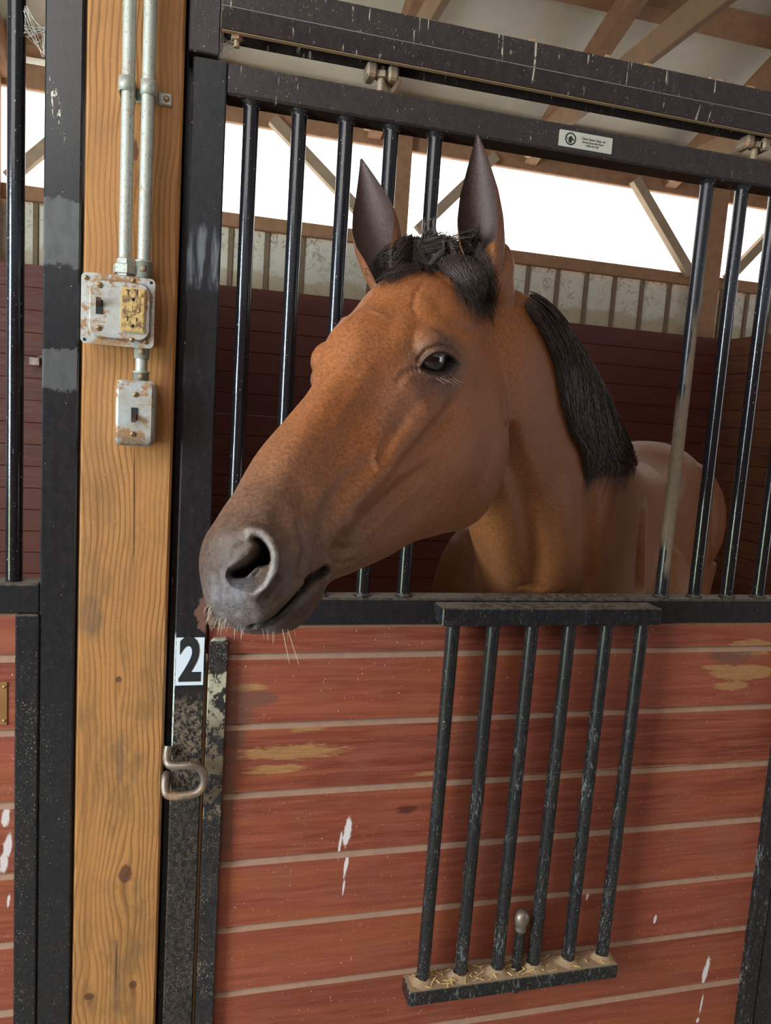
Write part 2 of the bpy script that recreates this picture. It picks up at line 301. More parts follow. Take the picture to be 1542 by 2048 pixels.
# ------------------------------------------------------------------ geometry helper
class MB:
    def __init__(s): s.v = []; s.f = []; s.mi = []; s.sm = []
    def add(s, vs, fs, mi=0, smooth=False):
        o = len(s.v); s.v += [tuple(map(float, p)) for p in vs]
        for f in fs: s.f.append([o+i for i in f]); s.mi.append(mi); s.sm.append(smooth)
        return s
    def box(s, x0, x1, y0, y1, z0, z1, b=.003, mi=0):
        b = min(b, .45*min(x1-x0, y1-y0, z1-z0)); X, Y, Z = (x0, x1), (y0, y1), (z0, z1); sg = (1, -1); idx = {}; vs = []
        for i in (0, 1):
            for j in (0, 1):
                for k in (0, 1):
                    for a in range(3):          # the corner's vertex on the face whose normal is axis a
                        p = [X[i]+sg[i]*b*(a != 0), Y[j]+sg[j]*b*(a != 1), Z[k]+sg[k]*b*(a != 2)]
                        idx[(i, j, k, a)] = len(vs); vs.append(p)
        fs = []
        for a in range(3):
            for e in (0, 1):
                q = []
                for u, v in ((0, 0), (1, 0), (1, 1), (0, 1)):
                    c = [0, 0, 0]; c[a] = e; c[(a+1) % 3] = u; c[(a+2) % 3] = v; q.append(idx[(*c, a)])
                fs.append(q if e else q[::-1])
        for a in range(3):                      # edges along axis a
            for u in (0, 1):
                for v in (0, 1):
                    c0 = [0, 0, 0]; c0[(a+1) % 3] = u; c0[(a+2) % 3] = v; c1 = list(c0); c1[a] = 1
                    q = [idx[(*c0, (a+1) % 3)], idx[(*c1, (a+1) % 3)], idx[(*c1, (a+2) % 3)], idx[(*c0, (a+2) % 3)]]
                    fs.append(q if u == v else q[::-1])
        for i in (0, 1):
            for j in (0, 1):
                for k in (0, 1):
                    q = [idx[(i, j, k, a)] for a in range(3)]; fs.append(q if (i+j+k) % 2 else q[::-1])
        return s.add(vs, fs, mi)
    def tube(s, pts, r, n=12, mi=0, cap=True, smooth=True):
        pts = [Vector(p) for p in pts]; rs = r if hasattr(r, '__len__') else [r]*len(pts)
        up = None; vs = []; m = len(pts)
        for i, p in enumerate(pts):
            t = (pts[min(i+1, m-1)]-pts[max(i-1, 0)]).normalized()
            if up is None:
                up = t.orthogonal().normalized()
            up = (up-t*up.dot(t)).normalized(); bi = t.cross(up)
            vs += [p+(up*math.cos(a)+bi*math.sin(a))*rs[i] for a in (2*math.pi*k/n for k in range(n))]
        fs = [[i*n+k, i*n+(k+1) % n, (i+1)*n+(k+1) % n, (i+1)*n+k] for i in range(m-1) for k in range(n)]
        s.add(vs, fs, mi, smooth)
        if cap: s.add(vs[:n], [list(range(n))[::-1]], mi); s.add(vs[-n:], [list(range(n))], mi)
        return s
    def prism(s, poly, axis, a0, a1, mi=0, mis=None):      # polygon in the two other axes, extruded along axis
        n = len(poly); o = [(axis+1) % 3, (axis+2) % 3]; vs = []
        for a in (a0, a1):
            for u, v in poly:
                p = [0, 0, 0]; p[axis] = a; p[o[0]] = u; p[o[1]] = v; vs.append(p)
        ar = sum(poly[i][0]*poly[(i+1) % n][1]-poly[(i+1) % n][0]*poly[i][1] for i in range(n)); fl = ar < 0
        for i in range(n):
            q = [i, (i+1) % n, n+(i+1) % n, n+i]; s.add([vs[k] for k in q], [[0, 1, 2, 3][::-1] if fl else [0, 1, 2, 3]], mis[i] if mis else mi)
        s.add(vs[:n], [list(range(n)) if fl else list(range(n))[::-1]], mi); s.add(vs[n:], [list(range(n))[::-1] if fl else list(range(n))], mi)
        return s
    def lathe(s, c, axis, prof, n=20, mi=0, smooth=None):               # prof: (radius, offset along axis)
        ax = Vector(axis).normalized(); u = ax.orthogonal().normalized(); v = ax.cross(u); c = Vector(c); vs = []
        for r, h in prof: vs += [c+ax*h+(u*math.cos(a)+v*math.sin(a))*max(r, 1e-5) for a in (2*math.pi*k/n for k in range(n))]
        fs = [[i*n+k, i*n+(k+1) % n, (i+1)*n+(k+1) % n, (i+1)*n+k] for i in range(len(prof)-1) for k in range(n)]
        return s.add(vs, fs, mi, n > 6)
    def build(s, name, mats, parent=None, loc=None, kind=None):
        me = bpy.data.meshes.new(name); off = Vector(loc) if loc is not None else Vector((0, 0, 0))
        if parent is not None and loc is None: off = Vector(parent.get('_o', (0, 0, 0)))
        me.from_pydata([tuple(Vector(p)-off) for p in s.v], [], s.f)
        for m in (mats if isinstance(mats, (list, tuple)) else [mats]): me.materials.append(M[m] if isinstance(m, str) else m)
        me.polygons.foreach_set('material_index', s.mi); me.polygons.foreach_set('use_smooth', s.sm); me.update()
        o = bpy.data.objects.new(name, me); COL.objects.link(o)
        if parent is not None: o.parent = parent
        else: o.location = off
        if kind: o['kind'] = kind
        o['_o'] = tuple(off); return o
def thing(name, label, cat, loc=(0, 0, 0), group=None, kind=None):
    o = bpy.data.objects.new(name, None); COL.objects.link(o); o.location = loc; o.empty_display_size = .1; o['_o'] = tuple(loc)
    if label: o['label'] = label; o['category'] = cat
    if group: o['group'] = group
    if kind: o['kind'] = kind
    return o
def tag(o, label, cat, group=None):
    o['label'] = label; o['category'] = cat
    if group: o['group'] = group
    return o
def bx(name, mat, parent, x0, x1, y0, y1, z0, z1, b=.003, **k): return MB().box(x0, x1, y0, y1, z0, z1, b).build(name, mat, parent, **k)
def rod(name, mat, parent, p0, p1, r, n=16): return MB().tube([p0, p1], r, n).build(name, mat, parent)
def plank(parent, x0, x1, y, z0, z1, mats=('plank', 'ledge'), th=.035, cham=.011):     # board with a wide dusty chamfer on its top edge
    d = random.uniform(-.0012, .0012); g = .0022
    poly = [(y+d, z0+g), (y+d, z1-cham), (y+d+.008, z1), (y+th, z1), (y+th, z0+g)]
    return MB().prism(poly, 0, x0, x1, mis=[0, 1, 0, 0, 0]).build('plank', list(mats), parent)
def text_mesh(name, body, mat, parent, size, sx, origin, xdir=1.0, bold=0.0, shear=0.0, align='CENTER', depth=.0004):
    c = bpy.data.curves.new(name, 'FONT'); c.body = body; c.size = size; c.align_x = align; c.align_y = 'CENTER'; c.offset = bold; c.extrude = depth; c.shear = shear; c.resolution_u = 4
    t = bpy.data.objects.new(name, c); COL.objects.link(t)
    dg = bpy.context.evaluated_depsgraph_get(); me = bpy.data.meshes.new_from_object(t.evaluated_get(dg)); bpy.data.objects.remove(t)
    off = Vector(parent.get('_o', (0, 0, 0)))
    for v in me.vertices: x, y, z = v.co; v.co = Vector((origin[0]+x*sx, origin[1]-z, origin[2]+y))-off
    me.materials.clear(); me.materials.append(M[mat]); me.name = name
    o = bpy.data.objects.new(name, me); COL.objects.link(o); o.parent = parent; return o

# ------------------------------------------------------------------ setting: floor, walls, roof
P = .133
bx('floor', 'concrete', None, -4.6, 8.2, -5.0, .02, -.12, 0, kind='structure')
bx('floor', 'bedding', None, -4.6, 8.2, .021, 3.9, -.12, .0, kind='structure')
bx('ground', 'grass', None, -16, -4.61, -12, 8, -.16, -.05, kind='structure')
wall = thing('wall_back', None, None, (0, 3.6, 0), kind='structure')
for x0, x1 in ((-3.6, -.09), (-.088, 3.84), (3.86, 7.3)):
    for k in range(18):
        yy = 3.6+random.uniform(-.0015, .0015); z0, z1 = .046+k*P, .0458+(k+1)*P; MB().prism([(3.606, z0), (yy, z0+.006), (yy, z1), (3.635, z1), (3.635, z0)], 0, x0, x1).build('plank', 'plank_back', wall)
for px in (-3.62, -1.24, 1.24, 3.69, 6.1):                    # wall posts, girt, head beam
    bx('post', 'timber', wall, px-.075, px+.075, 3.642, 3.72, 0, 3.62, .006)
for za, zb in ((2.83, 2.915), (3.46, 3.60)): bx('girt', 'timber', wall, -4, 7.5, 3.722, 3.765, za, zb, .005)
for bot, top in (((1.10, 2.93), (.40, 3.50)), ((1.40, 2.95), (1.91, 3.50)), ((3.53, 2.90), (2.99, 3.50)), ((3.86, 2.90), (4.40, 3.50)), ((-1.12, 2.93), (-.56, 3.5)), ((-1.40, 2.9), (-2.0, 3.5))):
    a, b = Vector((bot[0], 0, bot[1])), Vector((top[0], 0, top[1])); d = (b-a).normalized(); nn = Vector((-d.z, 0, d.x))*.034
    m = MB(); poly = [(q.z, q.x) for q in (a+nn, b+nn, b-nn, a-nn)]
    m.prism(poly, 1, 3.655, 3.715).build('brace', 'timber_pale', wall)
sheet = []
x = -4.0; k = 0
while x < 7.4:                                                # ribbed cream sheet above the boards
    m = MB(); wv = .233
    m.prism([(x, 3.790), (x+wv-.034, 3.790), (x+wv-.034, 3.81), (x, 3.81)], 2, 2.43, 2.858)
    m.prism([(x+wv-.030, 3.774), (x+wv-.004, 3.774), (x+wv, 3.81), (x+wv-.034, 3.81)], 2, 2.43, 2.858, mi=1)
    m.build('sheet_panel', ['sheet', 'rib'], wall); x += wv
for i, (a, b) in enumerate(((-4.0, -1.5), (-1.495, 1.1), (1.105, 2.62), (2.625, 5.0), (5.005, 7.4))):
    o = bx('window_%d' % (i+1), 'pane', None, a, b, 3.785, 3.79, 2.86, 3.58, .001, kind='structure')
wr = thing('wall_right', None, None, (3.84, 1.8, 0), kind='structure')
for k in range(18):
    z0 = .046+k*P; d = random.uniform(-.003, .003)
    MB().prism([(z0+.007, 3.85+d), (z0+P-.0002, 3.85+d), (z0+P-.0002, 3.89), (z0, 3.89), (z0, 3.857)], 1, .16, 3.598).build('plank', 'plank_side', wr)
wl = thing('wall_left', None, None, (-.1, 1.8, 0), kind='structure')
for k in range(18):
    z0 = .046+k*P
    MB().prism([(z0+.002, -.122), (z0+P-.002, -.122), (z0+P-.002, -.092), (z0+.002, -.092)], 1, .16, 3.598).build('plank', 'plank_back', wl)
# roof: sheets on purlins on trusses
TAN = math.tan(math.radians(20)); ZE = 3.50
def zr(y): return ZE+(3.7-y)*TAN
roof = thing('ceiling', None, None, (0, 0, 4.5), kind='structure')
def slope_bar(name, mat, x0, x1, h0, h1, ya, yb):            # bar following the roof slope between ya and yb (heights above the slope line)
    MB().prism([(ya, zr(ya)+h0), (yb, zr(yb)+h0), (yb, zr(yb)+h1), (ya, zr(ya)+h1)], 0, x0, x1).build(name, mat, roof)
RIDGE = -1.6
x = -4.4
while x < 8.0:
    slope_bar('roof_sheet', 'roof', x, x+.925, .235+.003*(round(x/.91) % 2), .239+.003*(round(x/.91) % 2), 3.95, RIDGE); x += .91
y = 3.72
while y > -1.6:
    z = zr(y)
    MB().prism([(y, z+.142), (y-.085, z+.142+.085*TAN), (y-.085, z+.232+.085*TAN), (y, z+.232)], 0, -4.4, 8).build('purlin', 'timber', roof); y -= .995
for tx in (-3.44, -2.32, -1.20, -.08, 1.02, 2.14, 3.26, 4.38, 5.5, 6.6):
    slope_bar('rafter', 'timber', tx, tx+.09, 0, .14, 3.9, RIDGE)
    bx('tie_beam', 'timber_tan', roof, tx-.045, tx-.004, -4.9, 3.62, 3.5, 3.64, .004)
y0 = RIDGE; zt = zr(RIDGE)
MB().prism([(RIDGE, zt+.235), (-6.9, zt+.235+(-6.9-RIDGE)*-TAN*-1), (-6.9, zt+.245-(6.9+RIDGE)*TAN), (RIDGE, zt+.245)], 0, -4.4, 8).build('ceiling', 'roof', None, kind='structure')
bx('wall_aisle', 'aislewall', None, -4.4, 8, -4.2, -4.1, 0, 2.5, kind='structure')
# ------------------------------------------------------------------ wooden post and electrics
pt = bx('wooden_post', 'post', None, -.1825, -.0375, .002, .145, 0, 3.495, .004)
tag(pt, 'yellow pine square post carrying the conduits and electrical boxes', 'post')
YC = -.030
def conduit(name, label, xt, xb, ztop, zbot, conn):
    t = thing(name, label, 'conduit', (xb, YC, zbot))
    rod('pipe', 'galv', t, (xt, YC, ztop), (xb, YC, zbot), .0097)
    if conn == 'hex':
        MB().lathe((xb, YC, zbot-.002), (0, 0, 1), [(0, 0), (.0135, 0), (.0135, .004), (.018, .004), (.018, .017), (.0135, .019), (.0135, .026), (.0105, .028)], 6).build('connector', 'galv', t)
    else:
        MB().lathe((xb, YC, zbot-.002), (0, 0, 1), [(0, 0), (.0128, 0), (.0128, .024), (.0138, .024), (.0138, .027), (.010, .028)], 20).build('connector', 'galv', t)
        MB().lathe((xb, YC-.0125, zbot+.011), (0, -1, 0), [(.0045, 0), (.0045, .004), (.003, .005), (0, .005)], 10).build('set_screw', 'rusty', t)
    return t
conduit('conduit', 'long galvanised conduit entering the big switch box through a hex fitting, left one', -.1215, -.1165, 3.46, 1.852, 'hex')
conduit('conduit', 'long galvanised conduit with a set-screw fitting, right one of the long pair', -.0875, -.0885, 3.46, 1.852, 'set')
cl = thing('conduit_strap', 'two-pipe metal strap screwed to the post around both long conduits', 'strap', (-.1, 0, 2.13))
def ring(x, z):
    m = MB(); n = 14; vs = []
    for zz in (z-.0105, z+.0105):
        for rr in (.0101, .0117): vs += [(x+math.cos(a)*rr, YC-math.sin(a)*rr, zz) for a in (math.pi*k/n for k in range(n+1))]
    N = n+1; fs = []
    for k in range(n): fs += [[N+k, N+k+1, 3*N+k+1, 3*N+k], [k, k+1, N+k+1, N+k], [2*N+k, 3*N+k, 3*N+k+1, 2*N+k+1]]
    m.add(vs, fs, 0, True); m.box(x-.0119, x-.0099, YC-.001, .002, z-.0105, z+.0105, .0004); m.box(x+.0099, x+.0119, YC-.001, .002, z-.0105, z+.0105, .0004)
    m.build('strap_band', 'galv', cl)
ring(-.1196, 2.133); ring(-.0880, 2.133)
bx('strap_bridge', 'galv', cl, -.1077, -.0999, -.003, .0018, 2.1205, 2.141, .001)
bx('strap_tab', 'galv', cl, -.0761, -.0545, -.003, .0018, 2.123, 2.142, .004)
MB().lathe((-.0625, -.003, 2.133), (0, -1, 0), [(.0048, 0), (.0048, .001), (.0035, .002), (0, .002)], 12).build('screw', 'screw', cl)
def slot_screw(parent, x, z, y, r=.0042, rot=.5):
    MB().lathe((x, y, z), (0, -1, 0), [(r, 0), (r, .0012), (r*.7, .0022), (0, .0024)], 14).build('screw', 'screw', parent)
    c, s_ = math.cos(rot), math.sin(rot); m = MB()
    m.add([(x+u*c-v*s_, y-.0027, z+u*s_+v*c) for u, v in ((-r*.85, -.0005), (r*.85, -.0005), (r*.85, .0005), (-r*.85, .0005))], [[0, 1, 2, 3]]); m.build('screw_slot', 'dark', parent)
def rounded(x0, x1, z0, z1, r, n=5):
    out = []
    for cx, cz, a0 in ((x1-r, z1-r, 0), (x0+r, z1-r, 90), (x0+r, z0+r, 180), (x1-r, z0+r, 270)):
        out += [(cx+r*math.cos(math.radians(a0+90*k/n)), cz+r*math.sin(math.radians(a0+90*k/n))) for k in range(n+1)]
    return out
def slab(m, rings, mi=0, smooth=False):          # loft of rounded rectangles (x0,x1,z0,z1,r,y), front cap closed
    L = []
    for x0, x1, z0, z1, r, y in rings: L.append([(px, y, pz) for px, pz in rounded(x0, x1, z0, z1, r)])
    n = len(L[0]); vs = [p for l in L for p in l]
    fs = [[i*n+k, i*n+(k+1) % n, (i+1)*n+(k+1) % n, (i+1)*n+k] for i in range(len(L)-1) for k in range(n)]
    fs.append([(len(L)-1)*n+k for k in range(n)]); fs.append(list(range(n))[::-1])
    return m.add(vs, fs, mi, smooth)
# big box
B = thing('outlet_box', 'square rusty metal box with toggle switch and double outlet on the post', 'electrical box', (-.123, 0, 1.79))
slab(MB(), [(-.172, -.074, 1.746, 1.843, .006, .0018), (-.172, -.074, 1.746, 1.843, .006, -.044)]).build('back_box', 'galv', B)
slab(MB(), [(-.1775, -.0695, 1.7415, 1.8485, .008, -.0445), (-.1775, -.0695, 1.7415, 1.8485, .008, -.0470), (-.1655, -.0740, 1.7500, 1.8400, .018, -.0475), (-.1625, -.0770, 1.7530, 1.8370, .016, -.0555)]).build('cover_plate', 'plate', B)
YB_ = -.0556
for (px, py) in ((199, 570), (197, 656)): a = at(px, py, YB_); slot_screw(B, a[0], a[2], YB_, .0045, .4)
for (px, py) in ((172.7, 555), (292, 684), (268, 563), (265, 681)): a = at(px, py, -.048); slot_screw(B, a[0], a[2], -.0472 if px in (172.7, 292) else YB_, .0038, .9)
for a in ((-.0755, 0, 1.8425), (-.1715, 0, 1.7475)):
    MB().lathe((a[0], -.0474, a[2]), (0, -1, 0), [(.0026, 0), (0, .0002)], 12).build('screw_hole', 'dark', B)
def toggle(parent, px, py, y, wd=.0098, ht=.0215, up=1):
    a = at(px, py, y); x, z = a[0], a[2]
    t = bx('toggle', 'dark', parent, x-wd/2, x+wd/2, y-.0016, y+.0005, z-ht/2, z+ht/2, .0004)
    m = MB(); zc = z+.004*up
    m.prism([(y-.0005, zc-.0045), (y-.0005, zc+.0045), (y-.012, zc+.0060*up+.0028), (y-.012, zc+.0060*up-.0028)], 0, x-.0036, x+.0036); m.build('toggle_lever', 'toggle', t)
toggle(B, 198.5, 613.5, YB_)
def outlet(px0, py0, px1, py1):
    a = at(px0, py0, YB_); b = at(px1, py1, YB_); x0, z1, x1, z0 = a[0], a[2], b[0], b[2]
    r = slab(MB(), [(x0, x1, z0, z1, .002, YB_+.001), (x0, x1, z0, z1, .002, YB_-.003)]).build('outlet', 'frame_brass', B)
    f = slab(MB(), [(x0+.002, x1-.002, z0+.002, z1-.002, .0015, YB_-.002), (x0+.002, x1-.002, z0+.002, z1-.002, .0015, YB_-.0048)]).build('outlet_face', 'outlet', r)
    y = YB_-.0049; xm = (x0+x1)/2; h = z1-z0
    def sl(xa, xb, za, zb, mt='dark', nm='outlet_slot', dy=0.0): bx(nm, mt, r, xa, xb, y-.0003-dy, y+.001, za, zb, .0001)
    for c in (z1-.008, z0+h*.36-.005):
        sl(xm-.0105, xm-.0048, c+.0024, c+.0042); sl(xm-.0083, xm-.0066, c-.0032, c+.0026); sl(xm+.0052, xm+.0068, c-.0024, c+.0036)
        MB().lathe((xm, y, c-.0095), (0, -1, 0), [(.0026, 0), (.0026, .0003), (0, .0004)], 12).build('outlet_slot', 'dark', r)
    zm = z0+h*.535
    for dx in (-.0095, .0005): sl(xm+dx, xm+dx+.009, zm-.005, zm+.004, 'outlet', 'outlet_button', .0012)
outlet(242.5, 573.5, 289.5, 667.5)
# small box with its short conduit
S = thing('switch_box', 'small rusty switch box with one toggle below the square box', 'electrical box', (-.094, 0, 1.64))
slab(MB(), [(-.1215, -.0645, 1.590, 1.6885, .009, .0018), (-.1215, -.0645, 1.590, 1.6885, .009, -.046)]).build('back_box', 'galv', S)
slab(MB(), [(-.1235, -.0660, 1.5875, 1.6905, .006, -.046), (-.1235, -.0660, 1.5875, 1.6905, .006, -.050), (-.1195, -.0700, 1.5915, 1.6865, .006, -.0535)]).build('cover_plate', 'plate', S)
for (px, py) in ((271, 789), (265.5, 868)): a = at(px, py, -.0537); slot_screw(S, a[0], a[2], -.0537, .0042, 1.0)
toggle(S, 268.5, 828, -.0537, .0095, .020, -1)
a = at(283, 730, YC)
N = thing('conduit', 'short galvanised conduit stub joining the two electrical boxes', 'conduit', (a[0], YC, 1.6887))
rod('pipe', 'galv', N, (a[0], YC, 1.690), (a[0], YC, 1.745), .0092)
for z0, z1 in ((1.6888, 1.706), (1.726, 1.7455)):
    MB().lathe((a[0], YC, z0), (0, 0, 1), [(0, 0), (.0118, 0), (.0118, z1-z0-.003), (.0128, z1-z0-.003), (.0128, z1-z0), (0, z1-z0)], 18).build('connector', 'galv', N)
    MB().lathe((a[0], YC-.0115, (z0+z1)/2), (0, -1, 0), [(.0042, 0), (.0042, .003), (.003, .004), (0, .004)], 10).build('set_screw', 'rusty', N)
# ------------------------------------------------------------------ stall door
D = thing('stall_door', 'black steel sliding stall door with upright bars over red planks, horse looking out', 'door', (.64, .025, .10))
TW = .0535; ZR0, ZR1 = 1.2775, 1.3283
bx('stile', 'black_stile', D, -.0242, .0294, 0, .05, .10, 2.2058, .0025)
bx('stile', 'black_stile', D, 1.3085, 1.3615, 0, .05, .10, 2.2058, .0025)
bx('top_rail', 'black_top', D, .0290, 1.3088, .0005, .05, 2.157, 2.2055, .0035)
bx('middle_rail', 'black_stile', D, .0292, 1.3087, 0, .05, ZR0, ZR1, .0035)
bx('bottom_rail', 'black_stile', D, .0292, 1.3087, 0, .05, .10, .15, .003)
bars_x = [.0704+.07985*k for k in range(5)]+[.9481+.0800*k for k in range(5)]
for i, x in enumerate(bars_x):
    b = MB().tube([(x, .0235, ZR1-.002), (x, .0235, 2.160)], .0128, 20)
    o = b.build('bar', 'black_bar_dirty' if i == 5 else 'black_bar', D)
    m = MB()
    for z, s_ in ((ZR1, 1), (2.157, -1)): m.lathe((x, .0235, z), (0, 0, s_), [(.0175, 0), (.0165, .002), (.0135, .005), (.0127, .0075)], 20)
    m.build('weld', 'black_yoke', o)
for k in range(9): plank(D, .034, 1.303, .0125, 1.2217-(k+1)*P if k < 8 else .15, 1.2217-k*P)
plank(D, .034, 1.303, .0125, 1.2217, ZR0+.004)
def strip(x0, x1, zt, mat):
    prof = [(x0, .12)]+[(x0, zt-.008), (x0+.003, zt-.003), (x0+.009, zt)]+[(x1-.004, zt), (x1, zt-.004)]+[(x1, .12)]
    m = MB(); n = len(prof); vs = [(x, .0005, z) for x, z in prof]+[(x, .0130, z) for x, z in prof]; vs2 = [(x, -.0035, z) for x, z in prof]
    cx = (x0+x1)/2
    front = [(cx+(x-cx)*.90, -.004, z-(.002 if z > .2 else 0)) for x, z in prof]
    V = vs[n:]+vs[:n]+front
    F = [[i, (i+1) % n, n+(i+1) % n, n+i] for i in range(n)]+[[n+i, n+(i+1) % n, 2*n+(i+1) % n, 2*n+i] for i in range(n)]+[[2*n+i for i in range(n)]]
    m.add(V, F); return m.build('edge_channel', mat, D)
strip(.0345, .0672, 1.2545, 'black_chip'); strip(1.2640, 1.3020, 1.2545, 'black_yoke')
# number sign, maker's label, hook, hangers
sg = bx('number_sign', 'white', D, -.0208, .0265, -.0012, .0002, 1.1707, 1.2573, .0005)
text_mesh('numeral', '2', 'ink', sg, .1085, .70, (.0030, -.0016, 1.2140), bold=.0036)
a = at(1170, 284, 0); LX, LZ = .6682, 2.1800
lb = slab(MB(), [(LX-.0535, LX+.0535, LZ-.0140, LZ+.0140, .002, .0006), (LX-.0535, LX+.0535, LZ-.0140, LZ+.0140, .002, -.0010)]).build('label_plate', 'label', D)
yl = -.0011
def ringd(cx, cz, r0, r1, n=28):
    vs = [(cx+r*math.cos(t), yl-.0002, cz+r*math.sin(t)) for r in (r0, r1) for t in (2*math.pi*k/n for k in range(n))]
    return MB().add(vs, [[k, (k+1) % n, n+(k+1) % n, n+k] for k in range(n)])
m = ringd(LX-.0310, LZ+.0005, .0086, .0109); m.build('emblem_ring', 'ink', lb)
hp = [(-.0030, -.0068), (.0026, -.0068), (.0022, -.0035), (.0012, -.0012), (.0030, -.0022), (.0046, -.0030), (.0052, -.0016), (.0040, .0012), (.0022, .0036), (.0016, .0060), (.0004, .0044), (-.0014, .0048), (-.0034, .0026), (-.0042, -.0004), (-.0040, -.0040)]
m = MB(); cx, cz = LX-.0310, LZ+.0003; m.add([(cx+x, yl-.0003, cz+z) for x, z in hp]+[(cx, yl-.0003, cz)], [[i, (i+1) % len(hp), len(hp)] for i in range(len(hp))]); m.build('emblem_horse', 'ink', lb)
text_mesh('lettering', 'E', 'ink', lb, .0056, 1, (LX-.0372, yl-.0002, LZ+.0002), depth=.0001); text_mesh('lettering', 'E', 'ink', lb, .0056, 1, (LX-.0246, yl-.0002, LZ-.0004), depth=.0001)
text_mesh('lettering', 'Classic Equine Equip., Inc', 'ink', lb, .0062, .78, (LX+.0148, yl-.0002, LZ+.0047), shear=.25, depth=.0001)
text_mesh('lettering', 'Serving Equine Stall Needs', 'ink', lb, .0050, .80, (LX+.0136, yl-.0002, LZ-.0012), shear=.25, depth=.0001)
text_mesh('lettering', '1-800-444-7430', 'ink', lb, .0048, .85, (LX+.0125, yl-.0002, LZ-.0068), shear=.2, depth=.0001)
hk = [(337, 1492, -.004), (334, 1512, -.010), (337, 1527, -.019), (350, 1532, -.024), (375, 1531, -.027), (393, 1533, -.027), (405, 1544, -.027), (409, 1560, -.027), (404, 1577, -.027), (390, 1587, -.026), (365, 1591, -.024), (343, 1592, -.021), (333, 1587, -.018), (330, 1574, -.012), (331, 1556, -.004), (334, 1548, .004)]
hp3 = [Vector(at(*q)) for q in hk]
def catmull(pts, n=6):
    out = []
    for i in range(len(pts)-1):
        p0, p1, p2, p3 = pts[max(i-1, 0)], pts[i], pts[i+1], pts[min(i+2, len(pts)-1)]
        for k in range(n):
            t = k/n; out.append(.5*((2*p1)+(p2-p0)*t+(2*p0-5*p1+4*p2-p3)*t*t+(3*p1-p0-3*p2+p3)*t**3))
    return out+[pts[-1]]
MB().tube(catmull(hp3), .0075, 12).build('latch_hook', 'hook', D)
def hanger(xc):
    h = bx('roller_hanger', 'rusty', D, xc-.0275, xc-.0095, -.004, .034, 2.2235, 2.2475, .004)
    bx('hanger_lug', 'rusty', h, xc+.0095, xc+.0275, -.004, .034, 2.2235, 2.2475, .004)
    bx('hanger_plate', 'rusty', h, xc+.010, xc+.022, .028, .036, 2.2040, 2.228, .001)
    pts = [(xc, .010, 2.2058+.0012*k) for k in range(34)]; MB().tube(pts, [.0062 if k % 2 else .0070 for k in range(34)], 14).build('hanger_bolt', 'rusty', h)
    MB().lathe((xc, .010, 2.2265), (0, 0, 1), [(0, 0), (.0128, 0), (.0128, .010), (0, .010)], 6).build('hanger_nut', 'rusty', h)
hanger(.2835); hanger(1.035)
# ------------------------------------------------------------------ drop-down yoke grille on the door
Y = thing('yoke_grille', 'black folded-down grille of six bars hanging in front of the red planks', 'grille', (.665, -.026, .53))
bx('top_bar', 'black_yoke', Y, .4445, .8995, -.0535, -.0012, 1.2895, 1.3228, .002)
bx('bottom_bar', 'black_yoke', Y, .4345, .8905, -.0535, -.0055, .5290, .5603, .002)
for k in range(6):
    x0, x1 = .4755+.0803*k, .4690+.0795*k
    b = MB().tube([(x1, -.0270, .5585), (x0, -.0270, 1.2910)], .0128, 20).build('bar', 'black_yoke', Y)
    m = MB(); m.lathe((x0, -.027, 1.2895), (0, 0, -1), [(.017, 0), (.0155, .003), (.0128, .007)], 18); m.build('weld', 'black_yoke', b)
a = at(1036, 1900, -.027)
pn = MB().tube([(a[0], -.027, .5125), (a[0]+.001, -.027, .660)], .0105, 16).build('bolt', 'black_yoke', Y)
MB().lathe((a[0]+.001, -.027, .645), (0, 0, 1), [(.0112, 0), (.0128, .004), (.0112, .008), (.0118, .011), (.0150, .018), (.0163, .026), (.0152, .034), (.0110, .041), (.005, .0445), (0, .045)], 20).build('bolt_knob', 'hook', pn)
m = MB()
for k in range(90):
    x = random.choice([random.gauss(.50, .03), random.gauss(.575, .03), random.gauss(.68, .05), random.uniform(.445, .88)]); y = random.uniform(-.051, -.009); L = random.uniform(.006, .026); t = random.uniform(0, math.pi); z = .5605+random.uniform(0, .006)
    if not .437 < x < .888: continue
    m.tube([(x-L/2*math.cos(t), max(-.056, min(-.006, y-L/2*math.sin(t)*.5)), z), (x+L/2*math.cos(t), max(-.056, min(-.006, y+L/2*math.sin(t)*.5)), z+random.uniform(-.001, .004))], random.uniform(.0006, .0014), 4, smooth=False)
tag(m.build('straw_bits', 'straw', kind='stuff'), 'straw bits lying on the lower bar of the folded grille', 'straw')
m = MB()
for k in range(6):
    x = .4690+.0795*k; n = 14; vs = [(x, -.027, .5606+.012)]
    for rr, h in ((.0135, .010), (.020, .003), (.026, .0002)): vs += [(x+math.cos(2*math.pi*i/n)*rr*random.uniform(.85, 1.2), max(-.0525, min(-.0062, -.027+math.sin(2*math.pi*i/n)*rr*random.uniform(.8, 1))), .5606+h) for i in range(n)]
    fs = [[1+r*n+i, 1+(r+1)*n+i, 1+(r+1)*n+(i+1) % n, 1+r*n+(i+1) % n] for r in range(2) for i in range(n)]
    m.add(vs, fs, 0, True)
m.box(.437, .888, -.0525, -.0062, .5600, .5608, .0003)
tag(m.build('dust_heap', 'dust', kind='stuff'), 'tan dust heaped round the bar feet on the grille', 'dust')
